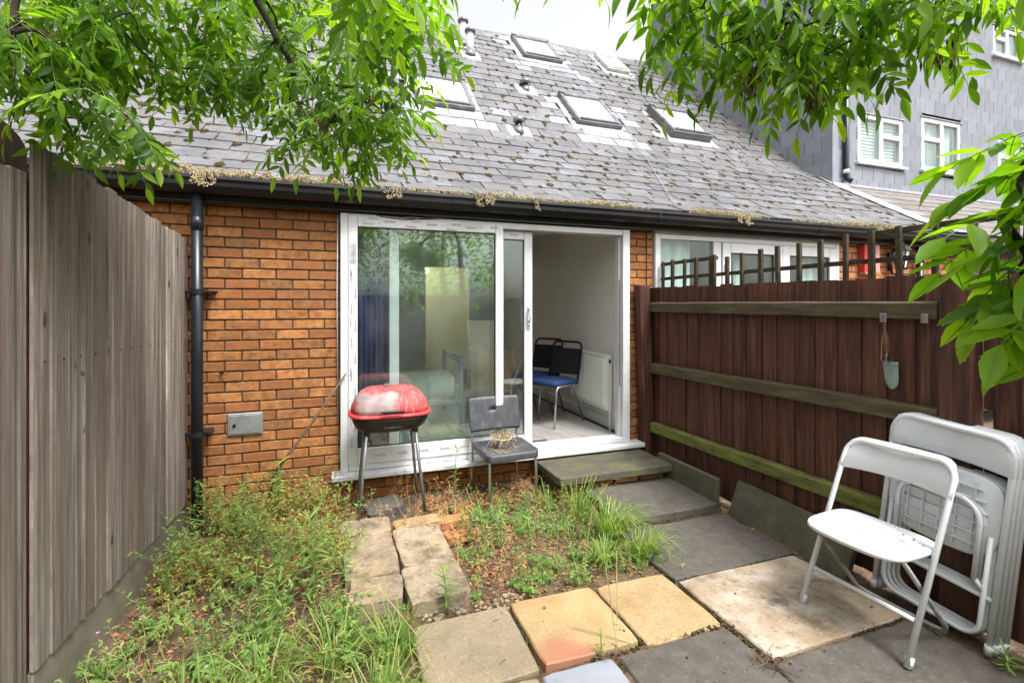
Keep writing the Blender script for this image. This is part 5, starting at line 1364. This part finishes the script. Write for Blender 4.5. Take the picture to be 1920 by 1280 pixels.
SAP = [
  ((1.067, 0.452, 1.730), (0.034, 0.080, 0.043), 6), ((1.028, 0.434, 1.639), (0.041, 0.080, 0.041), 8), ((1.059, 0.455, 1.566), (0.043, 0.080, 0.043), 8),
  ((1.093, 0.464, 1.488), (0.035, 0.080, 0.035), 5), ((1.051, 0.426, 1.779), (0.021, 0.060, 0.025), 3),
]
ash('ash_tree', 'ash tree whose leafy boughs hang across the upper left over the roof', [(-2.3, .7, -.1), (-2.25, .75, 1.2), (-2.1, .85, 2.3), (-1.8, 1.1, 2.9), (-1.2, 1.5, 3.15)],
    [[(-.55, 1.8, 3.0), (-.33, 1.975, 2.722), (-.301, 2.071, 2.669), (-.231, 2.099, 2.544), (-.176, 2.132, 2.443), (-.095, 2.104, 2.389), (-.034, 2.029, 2.22)], [(-.95, 1.8, 2.8), (-.929, 1.923, 2.514), (-.953, 1.931, 2.349), (-.96, 1.934, 2.134)]],
    LEFT, 101, LM, 3, .10, [(-.063, 2.039, 2.23), (.006, 2.015, 2.168), (.104, 1.979, 2.324), (-.974, 2.151, 2.5)])
ash('ash_tree', 'ash tree with brown seed clusters hanging into the upper right', [(2.2, -.7, -.1), (2.1, -.5, 1.4), (1.9, -.1, 2.6), (1.55, .5, 2.85)],
    [[(1.3, .8, 2.6), (1.119, .929, 2.414), (1.098, .957, 2.303), (1.04, .989, 2.21), (1.027, .993, 2.14)]],
    RIGHT, 202, LR, 2, .07, [(1.027, .993, 2.11), (1.124, .895, 2.05), (1.002, 1.023, 2.25), (1.268, .823, 2.22), (1.299, .727, 2.10), (1.093, .938, 2.19)], (.8, 1.05))
ash('ash_sapling', 'bright young ash sapling leaning in at the right edge', [(1.35, .12, -.1), (1.32, .18, .7), (1.25, .28, 1.25), (1.12, .42, 1.42)], [[(1.046, .456, 1.581), (1.03, .46, 1.70)]], SAP, 303, LY, 2, .012, (), (.75, 1.0))
# trees behind the camera (mirrored in the glass)
random.seed(9)
def back_tree(x, y, h, r, label, seed):
    random.seed(seed); t = thing('garden_tree', (x, y, 0), label, 'tree')
    m = MB(); m.tube([(x, y, -.1), (x+.1, y, h*.3), (x-.05, y+.1, h*.62), (x+.05, y, h*.9)], [.13, .10, .07, .02], 10); m.build('trunk', BARK, t, True)
    m = MB()
    for i in range(2600):
        while True:
            p = Vector((rnd(-1, 1), rnd(-1, 1), rnd(-1, 1)))
            if .25 < p.length < 1 and noise.noise(p*2.3+Vector((seed, 0, 0))) > -.12: break
        c_ = Vector((x, y, h*.66)) + Vector((p.x*r, p.y*r, p.z*h*.42)); d = Vector((random.gauss(0, 1), random.gauss(0, 1), random.gauss(-.4, .5))).normalized(); s = d.orthogonal().normalized()*.035
        L = .12; m.add([c_, c_+d*L*.5+s, c_+d*L, c_+d*L*.5-s], [(0, 1, 2, 3)])
    m.build('crown', LEAF, t, kind='stuff')
back_tree(-.2, -4.6, 4.6, 1.7, 'leafy tree behind the near fence mirrored in the left pane', 4)
back_tree(2.6, -4.9, 4.2, 1.6, 'leafy tree behind the near fence mirrored in the right pane', 5)
back_tree(-3.6, -3.2, 4.8, 1.5, 'leafy tree beyond the left fence mirrored in the glass', 6)

# ================================================================== WEEDS
def herb_leaf(m, c_, r, up, lobes=3):
    x = up.orthogonal().normalized(); x = (Matrix.Rotation(rnd(0, 6.28), 3, up) @ x); y = up.cross(x)
    v = [c_]; f = []
    for i in range(lobes):
        a = (i-(lobes-1)/2)*R(62) + rnd(-.15, .15); d = x*math.cos(a)+y*math.sin(a); s = up.cross(d); rr = r*rnd(.8, 1.1)*(1 if i == (lobes-1)//2 else .85)
        b = len(v); v += [c_+d*rr*.55+s*rr*.24+up*rr*.06, c_+d*rr-up*rr*.15, c_+d*rr*.55-s*rr*.24+up*rr*.06]; f.append((0, b, b+1, b+2))
    m.add(v, f)
def patch(name, label, n, region, hfun, mat, stemm, rr, seed, stem=True, flower=0):
    random.seed(seed); m = MB(); made = 0
    while made < n:
        x, y = region()
        if x is None: continue
        made += 1
        z0 = soil_z(x, y); h = hfun(x, y)*rnd(.25, 1.0)
        top = Vector((x+rnd(-.05, .05), y+rnd(-.05, .05), z0+h))
        if stem and random.random() < .45: m.tube([Vector((x, y, z0)), Vector((x, y, z0)).lerp(top, .6)+Vector((rnd(-.02,.02), rnd(-.02,.02), 0)), top], .0009, 3, False, 1)
        up = Vector((random.gauss(0, .45), random.gauss(-.25, .45), 1)).normalized(); herb_leaf(m, top, rnd(*rr), up)
        if flower and random.random() < flower:
            c_ = top+Vector((0, 0, .015))
            for q in range(5):
                a = q*R(72); d = Vector((math.cos(a), math.sin(a), .2)); s = Vector((-d.y, d.x, 0))*.0025; m.add([c_, c_+d*.005+s, c_+d*.008, c_+d*.005-s], [(0,1,2,3)], 2)
    return m.build(name, [mat, stemm, PETAL], kind='stuff', label=label, cat='weeds')
def reg(x0, x1, y0, y1, th=-.2, sc=3.0, off=0.0, excl=()):
    def g():
        x, y = rnd(x0, x1), rnd(y0, y1)
        if noise.noise(Vector((x*sc, y*sc, off))) < th: return None, None
        for (a, b, c_, d) in excl:
            if a < x < b and c_ < y < d: return None, None
        return x, y
    return g
def clumps(name, label, n, region, hfun, mat, stemm, rr, seed, stems=(8, 15), lobes=3, fl=0.0):
    random.seed(seed); m = MB(); k = 0
    while k < n:
        x, y = region()
        if x is None: continue
        k += 1; base = Vector((x, y, soil_z(x, y)-.004)); H = hfun(x, y)*rnd(.55, 1.25); dry = random.random()
        for q in range(random.randint(*stems)):
            a = rnd(0, 6.28); out = H*rnd(.25, 1.15); hh = H*rnd(.35, 1.05); d = Vector((math.cos(a), math.sin(a), 0))
            P = lambda t: base + d*out*t**1.3 + Vector((0, 0, hh*(1.35*t-.35*t*t)))
            m.tube([P(i/3) for i in range(4)], [.0013, .0011, .0009, .0006], 3, False, 1)
            for i in range(random.randint(3, 7)):
                t = rnd(.35, 1.0) if i else 1.0; b = P(t) + Vector((rnd(-1, 1), rnd(-1, 1), rnd(-.2, .6)))*.016
                up = (Vector((random.gauss(0, .4), random.gauss(-.2, .4), 1)) + d*.3).normalized(); herb_leaf(m, b, rnd(*rr)*(1.15-.4*t), up, lobes)
            if random.random() < fl:
                c_ = P(1)+Vector((0, 0, .014))
                for w in range(5):
                    aa = w*R(72); e = Vector((math.cos(aa), math.sin(aa), .2)); s_ = Vector((-e.y, e.x, 0))*.0026; m.add([c_, c_+e*.005+s_, c_+e*.0085, c_+e*.005-s_], [(0,1,2,3)], 2)
    return m.build(name, [mat, stemm, PETAL], kind='stuff', label=label, cat='weeds')
STONES = ((.0, .66, 2.38, 3.4),)
BBQX = ((.02, .68, 2.38, 3.45),)
clumps('herb_robert', 'yellow green and red herb robert sprawling below the brick wall', 84, reg(-.88, .02, 2.85, 3.93, -.16, 2.6, 1), lambda x, y: .15+.13*max(0, (y-2.9)/1.0), HERB, REDSTEM, (.013, .026), 61, (9, 17), 3, .05)
clumps('herb_robert', 'reddish herb robert around the stone path and barbecue legs', 26, reg(-.28, .98, 2.5, 3.88, -.1, 3.4, 3, ((.10, .58, 2.45, 3.1),)), lambda x, y: .12, HERB_RED, REDSTEM, (.011, .021), 62, (6, 12), 3, 0)
clumps('ground_weeds', 'broad leaved green weeds in the bed near the camera', 44, reg(-.96, .26, 1.75, 2.95, -.12, 2.4, 5, ((.06, .62, 2.40, 3.2),)), lambda x, y: .12, WEED, GREENSTEM, (.018, .040), 63, (5, 11), 3, .03)
clumps('ground_weeds', 'low bright weeds between the stone path and the dark slabs', 88, reg(.64, 1.84, 2.36, 3.5, -.22, 3.0, 7), lambda x, y: .075+.07*max(0, (x-1.0)), WEED, GREENSTEM, (.010, .024), 64, (6, 12), 3, 0)
clumps('ground_weeds', 'reddish weeds growing along the foot of the sill', 16, reg(.60, 1.62, 3.35, 3.85, -.2, 3.0, 9), lambda x, y: .13, HERB_RED, REDSTEM, (.011, .020), 65, (6, 12), 3, 0)
patch('seedlings', 'tiny seedlings scattered over the whole bed', 1300, reg(-.95, 1.8, 1.8, 3.9, -.25, 3.2, 11, ((.03, .64, 2.40, 3.3),)), lambda x, y: .03, WEED, GREENSTEM, (.005, .012), 66, False)
def litter(n, region, seed, label):
    random.seed(seed); m = MB(); k = 0
    while k < n:
        x, y = region()
        if x is None: continue
        k += 1; c_ = Vector((x, y, soil_z(x, y)+rnd(.002, .012))); a = rnd(0, 6.28); L = rnd(.007, .020); w = L*rnd(.25, .55)
        d = Vector((math.cos(a), math.sin(a), random.gauss(0, .3))); s = Vector((-math.sin(a), math.cos(a), random.gauss(0, .3)))
        m.add([c_-d*L, c_+s*w+Vector((0,0,.003)), c_+d*L, c_-s*w], [(0, 1, 2, 3)])
    m.build('leaf_litter', LITTER, kind='stuff', label=label, cat='leaf litter')
litter(3200, reg(.60, 1.85, 2.33, 3.85, -.6), 71, 'brown fallen leaves between the stone path and the slabs')
litter(3600, reg(-.99, .35, 1.7, 3.95, -.6), 72, 'brown fallen leaves in the left bed')
litter(700, reg(2.60, 2.80, 1.3, 3.9, -.6), 73, 'dead leaves and debris along the foot of the dark fence')
def blades(m, base, n, h, spread, lean=(0, 0), w=.0030):
    for _ in range(n):
        a = rnd(0, 6.28); r = spread*.25*math.sqrt(random.random()); b = base+Vector((r*math.cos(a), r*math.sin(a), 0)); b.z = soil_z(b.x, b.y)-.005
        a2 = a+random.gauss(0, .7); L = h*rnd(.55, 1.15); out = spread*rnd(.3, 1.1); d = Vector((math.cos(a2)*out+lean[0], math.sin(a2)*out+lean[1], 0)); s = Vector((-math.sin(a2), math.cos(a2), 0))*w*rnd(.7, 1.3)
        p = [b, b+d*.22+Vector((0, 0, L*.5)), b+d*.58+Vector((0, 0, L*.82)), b+d*1.0+Vector((0, 0, L*(.92-rnd(0, .4))))]
        m.add([p[0]-s, p[0]+s, p[1]+s, p[1]-s, p[2]+s*.7, p[2]-s*.7, p[3]], [(0, 1, 2, 3), (3, 2, 4, 5), (5, 4, 6)])
def tuft(x, y, n, h, sp, label, seed, lean=(0, 0)):
    random.seed(seed); m = MB(); blades(m, Vector((x, y, 0)), n, h, sp, lean)
    t = thing('grass_tuft', (x, y, soil_z(x, y)), label, 'grass', 'grass tufts'); m.build('blades', GRASS, t, kind='stuff')
tuft(1.66, 2.76, 190, .26, .24, 'large arching grass tuft spilling over the dark slabs', 1, (.08, -.02))
tuft(1.72, 2.50, 120, .20, .20, 'grass tuft at the corner of the yellow and dark slabs', 2, (.05, -.04))
tuft(1.48, 2.52, 110, .16, .18, 'grass tuft behind the yellow slabs', 3)
tuft(1.62, 3.12, 60, .30, .26, 'tall sparse grass tuft below the step', 4, (.10, .0))
tuft(1.50, 3.42, 22, .22, .22, 'few long grass blades beside the step slab', 5, (-.08, 0))
tuft(.22, 2.12, 70, .24, .24, 'grass tuft at the left edge of the buff slab', 6, (-.04, 0))
tuft(-.02, 2.20, 60, .22, .26, 'long grass clump in front of the stone path', 7)
tuft(-.28, 2.12, 55, .22, .26, 'long grass clump at the bottom centre left', 8)
tuft(-.55, 2.12, 50, .18, .24, 'grass clump near the foot of the grey fence', 9)
tuft(.14, 1.86, 60, .20, .24, 'grass clump at the bottom edge left of the buff slab', 10)
tuft(-.36, 1.88, 50, .18, .24, 'grass clump in the lower left corner', 11)
random.seed(90); m = MB()
for i in range(230):
    x, y = rnd(.95, 1.80), rnd(2.34, 3.2)
    if random.random() < .35+.5*(x-.95): blades(m, Vector((x, y, 0)), 3, rnd(.05, .11), .06, w=.0022)
for i in range(150): blades(m, Vector((rnd(-.95, .28), rnd(1.75, 2.7), 0)), 3, rnd(.06, .14), .07, w=.0024)
m.build('short_grass', GRASS, kind='stuff', label='short grass scattered through the bed', cat='grass')
def straggle(name, label, n, region, h0, h1, mat, stemm, seed, ll=.02, dry=.2):
    random.seed(seed); m = MB(); k = 0
    while k < n:
        x, y = region()
        if x is None: continue
        k += 1; z0 = soil_z(x, y); h = rnd(h0, h1); lx, ly = random.gauss(0, .28)*h, random.gauss(-.08, .25)*h
        P = lambda q: Vector((x+lx*q**1.6+.01*math.sin(q*9+k), y+ly*q**1.6, z0+h*q))
        m.tube([P(i/4) for i in range(5)], [.0017, .0015, .0013, .001, .0007], 4, False, 1)
        for i in range(int(h*55)):
            q = rnd(.2, 1.0); a = rnd(0, 6.28); d = Vector((math.cos(a), math.sin(a), rnd(-.1, .9))).normalized()
            L = ll*rnd(.6, 1.5); s_ = d.cross(Vector((0, 0, 1))).normalized()*L*.17; b = P(q)
            m.add([b, b+d*L*.5+s_, b+d*L-Vector((0, 0, L*.2)), b+d*L*.5-s_], [(0, 1, 2, 3)], 0)
    m.build(name, [mat, stemm], kind='stuff', label=label, cat='weeds')
straggle('straggling_weeds', 'pale straggling weed stems through the left bed', 240, reg(-.9, .05, 2.3, 3.9, -.3, 2.2, 4), .16, .42, WEED, GREENSTEM, 81, .030)
straggle('straggling_weeds', 'straw coloured weed stems round the stone path and barbecue', 110, reg(-.25, 1.0, 2.35, 3.85, -.2, 2.6, 6, ((.08, .58, 2.45, 3.2),)), .10, .28, HERB_RED, STRAW, 82, .020)
straggle('straggling_weeds', 'thin yellowish weed stems along the bottom left edge', 110, reg(-.95, .28, 1.75, 2.6, -.3, 2.4, 8), .10, .26, GRASS, STRAW, 83, .026)
straggle('straggling_weeds', 'fine weed stems between the path and the step', 150, reg(.65, 1.7, 2.4, 3.6, -.2, 2.6, 9), .08, .22, WEED, GREENSTEM, 84, .019)
# --- tall leafy weeds
def tall_weed(x, y, h, n, ll, label, seed, z0=None, lw=.16, mat=WEED):
    random.seed(seed); z0 = soil_z(x, y) if z0 is None else z0
    t = thing('tall_weed', (x, y, z0), label, 'weed', 'tall leafy weeds')
    lx, ly = rnd(-.04, .04), rnd(-.04, .04)
    P = lambda q: Vector((x+lx*q*q, y+ly*q*q, z0+h*q))
    m = MB(); m.tube([P(i/5) for i in range(6)], [.0045, .004, .0036, .003, .0025, .0015], 6); m.build('stem', GREENSTEM, t, True)
    m = MB()
    for i in range(n):
        q = .12+.88*i/n; b = P(q); a = i*2.4+random.gauss(0, .2); el = rnd(.15, .55) if q < .85 else rnd(.6, 1.2)
        L = ll*(.55+.9*math.sin(min(1, q*1.05)*2.4)*.6)*rnd(.8, 1.15); L = max(L, ll*.35)
        d = Vector((math.cos(a), math.sin(a), el)).normalized(); leaflet(m, b, d, Vector((-math.cos(a)*el, -math.sin(a)*el, 1)), L, L*lw)
    m.build('leaves', mat, t, True, kind='stuff')
tall_weed(-.12, 2.66, .46, 52, .095, 'tallest leafy weed standing in the middle of the left bed', 1, lw=.17)
tall_weed(-.30, 2.46, .27, 34, .085, 'shorter leafy weed in front of the tallest weed', 2)
tall_weed(.50, 2.36, .24, 30, .070, 'slender leafy weed in front of the near right kerb block', 3)
tall_weed(-.82, 3.70, .36, 30, .09, 'dark leafy weed at the foot of the black downpipe', 4)
tall_weed(-.42, 3.82, .42, 22, .09, 'broad leaved green weed against the brick wall', 5, lw=.4)
tall_weed(.86, 3.78, .40, 34, .065, 'leafy weed below the sill left of the charcoal chair', 6)
for i, (x, y, h) in enumerate(((.78, 3.02, .22), (.88, 3.06, .26), (.96, 3.00, .20), (.84, 2.88, .20), (.95, 2.88, .22), (1.03, 3.12, .24), (.76, 3.16, .18))):
    tall_weed(x, y, h, 30, .052, ['bushy green weed nearest the perforated brick', 'bushy green weed in the clump centre beside the stone path', 'bushy green weed low on the right of the clump', 'bushy green weed at the front left of the clump', 'bushy green weed at the front of the clump', 'bushy green weed at the back right of the clump', 'bushy green weed at the back left of the clump'][i], 20+i)
tall_weed(1.17, 2.95, .17, 24, .05, 'small upright weed in the litter before the charcoal chair', 31)
tall_weed(1.30, 3.35, .16, 22, .05, 'small upright weed just before the right front chair leg', 32)
tall_weed(2.60, 1.20, .10, 26, .06, 'green weed at the foot of the stacked chairs', 33)
tall_weed(2.68, 1.14, .09, 24, .06, 'second green weed in the lower right corner by the fence', 34)
tall_weed(1.06, 1.83, .13, 18, .032, 'little yellow flowering weed between the front slabs', 35)
random.seed(95); m = MB()
for i in range(30):
    a = Vector((1.10+random.gauss(0, .05), 1.815+random.gauss(0, .012), .004)); d = rnd(0, 3.14); m.tube([a, a+Vector((math.cos(d)*.05, math.sin(d)*.03, rnd(0, .014)))], .0011, 3, False)
for i in range(46):
    a = Vector((1.69+random.gauss(0, .028), 1.56+random.gauss(0, .028), .006)); d = rnd(0, 6.28); m.tube([a, a+Vector((math.cos(d)*.05, math.sin(d)*.05, rnd(0, .02)))], .0013, 3, False)
for i in range(60):
    a = Vector((rnd(1.28, 2.45), 1.565 if random.random() < .5 else 1.815, .003))+Vector((0, random.gauss(0, .006), 0)); a.x = a.x if a.y < 1.7 else rnd(1.15, 1.72); d = rnd(0, 6.28); m.tube([a, a+Vector((math.cos(d)*.02, math.sin(d)*.012, rnd(0, .006)))], .0011, 3, False)
m.build('dry_twigs', STICKM, kind='stuff', label='dry twigs and needles caught in the slab joints', cat='twigs')
for (pts, lb) in (([(1.215, 1.845, .01), (1.12, 1.93, .02), (1.02, 2.02, .015)], 'thin dead twig lying on the red stained slab'), ([(1.145, 1.85, .01), (1.14, 1.90, .22), (1.12, 1.93, .42)], 'upright dead stalk between the front slabs'), ([(1.15, 1.852, .01), (1.19, 1.92, .20), (1.22, 1.97, .36)], 'second leaning dead stalk between the front slabs'), ([(.40, 1.78, .0), (.30, 2.02, .14), (.16, 2.22, .26), (.02, 2.28, .22)], 'arching dry grass stalk over the buff slab'), ([(1.40, 2.62, -.04), (1.50, 2.70, .25), (1.62, 2.72, .36)], 'dry bent stalk in the green grass')):
    m = MB(); m.tube(pts, .0022, 5); m.build('dead_stalk', STRAW, label=lb, cat='stalk')
random.seed(97)
peb = MB()
for i in range(160):
    if i < 90: x, y = rnd(2.70, 2.79), rnd(2.85, 3.85)
    else: x, y = rnd(.35, .95), rnd(2.30, 2.42)
    r = rnd(.006, .016); c_ = Vector((x, y, soil_z(x, y)+r*.4)); ph = rnd(0, 9)
    peb.add([c_+Vector((p.x*r*1.2, p.y*r, p.z*r*.7))*(1+.4*noise.noise(p*1.5+Vector((ph, 0, 0)))) for p in ICO1[0]], ICO1[1])
peb.build('gravel', STONE, smooth=True, kind='stuff', label='small pebbles along the slab edges', cat='gravel')

random.seed(131); m = MB()
JOINTS = [((.33, 1.838), (2.58, 1.815)), ((.795, 1.85), (.795, 2.3)), ((1.277, 1.83), (1.277, 2.3)), ((1.724, 1.58), (1.724, 2.75)), ((1.74, 2.198), (2.6, 2.198)), ((1.72, 1.564), (2.6, 1.564)), ((1.115, 1.25), (1.115, 1.82)), ((1.707, .98), (1.707, 1.55)), ((1.82, 2.84), (2.65, 2.84)), ((.33, 2.31), (1.7, 2.30))]
for (a, b) in JOINTS:
    a, b = Vector((*a, 0)), Vector((*b, 0)); n = int((b-a).length*260)
    for i in range(n):
        q = a.lerp(b, random.random()); 
        if noise.noise(q*5) < .02: continue
        r = rnd(.0015, .0055); c_ = q+Vector((random.gauss(0, .006), random.gauss(0, .006), -.010+rnd(0, .008))); ph = rnd(0, 9)
        m.add([c_+Vector((p.x*r*1.4, p.y*r*1.4, p.z*r*.8))*(1+.5*noise.noise(p*1.7+Vector((ph, 0, 0)))) for p in ICO1[0]], ICO1[1])
m.build('joint_moss', MOSS, smooth=True, kind='stuff', label='moss and crumbs packed in the slab joints', cat='moss')

random.seed(141); m = MB()
for i in range(70):
    x, y = rnd(.35, 2.6), rnd(1.0, 2.75)
    if y > 2.28 and x < 1.75: continue
    c_ = Vector((x, y, .003)); 
    if random.random() < .45:
        r = rnd(.0025, .008); ph = rnd(0, 9); m.add([c_+Vector((p.x*r, p.y*r, (p.z+.6)*r*.7))*(1+.6*noise.noise(p*2+Vector((ph, 0, 0)))) for p in ICO1[0]], ICO1[1])
    else:
        a = rnd(0, 3.14); L = rnd(.006, .03); d = Vector((math.cos(a), math.sin(a), 0)); m.tube([c_-d*L, c_+Vector((rnd(-.004, .004), rnd(-.004, .004), .003)), c_+d*L], .0012, 3, False)
m.build('slab_debris', STICKM, kind='stuff', label='seed heads, twigs and crumbs lying on the paving', cat='debris')
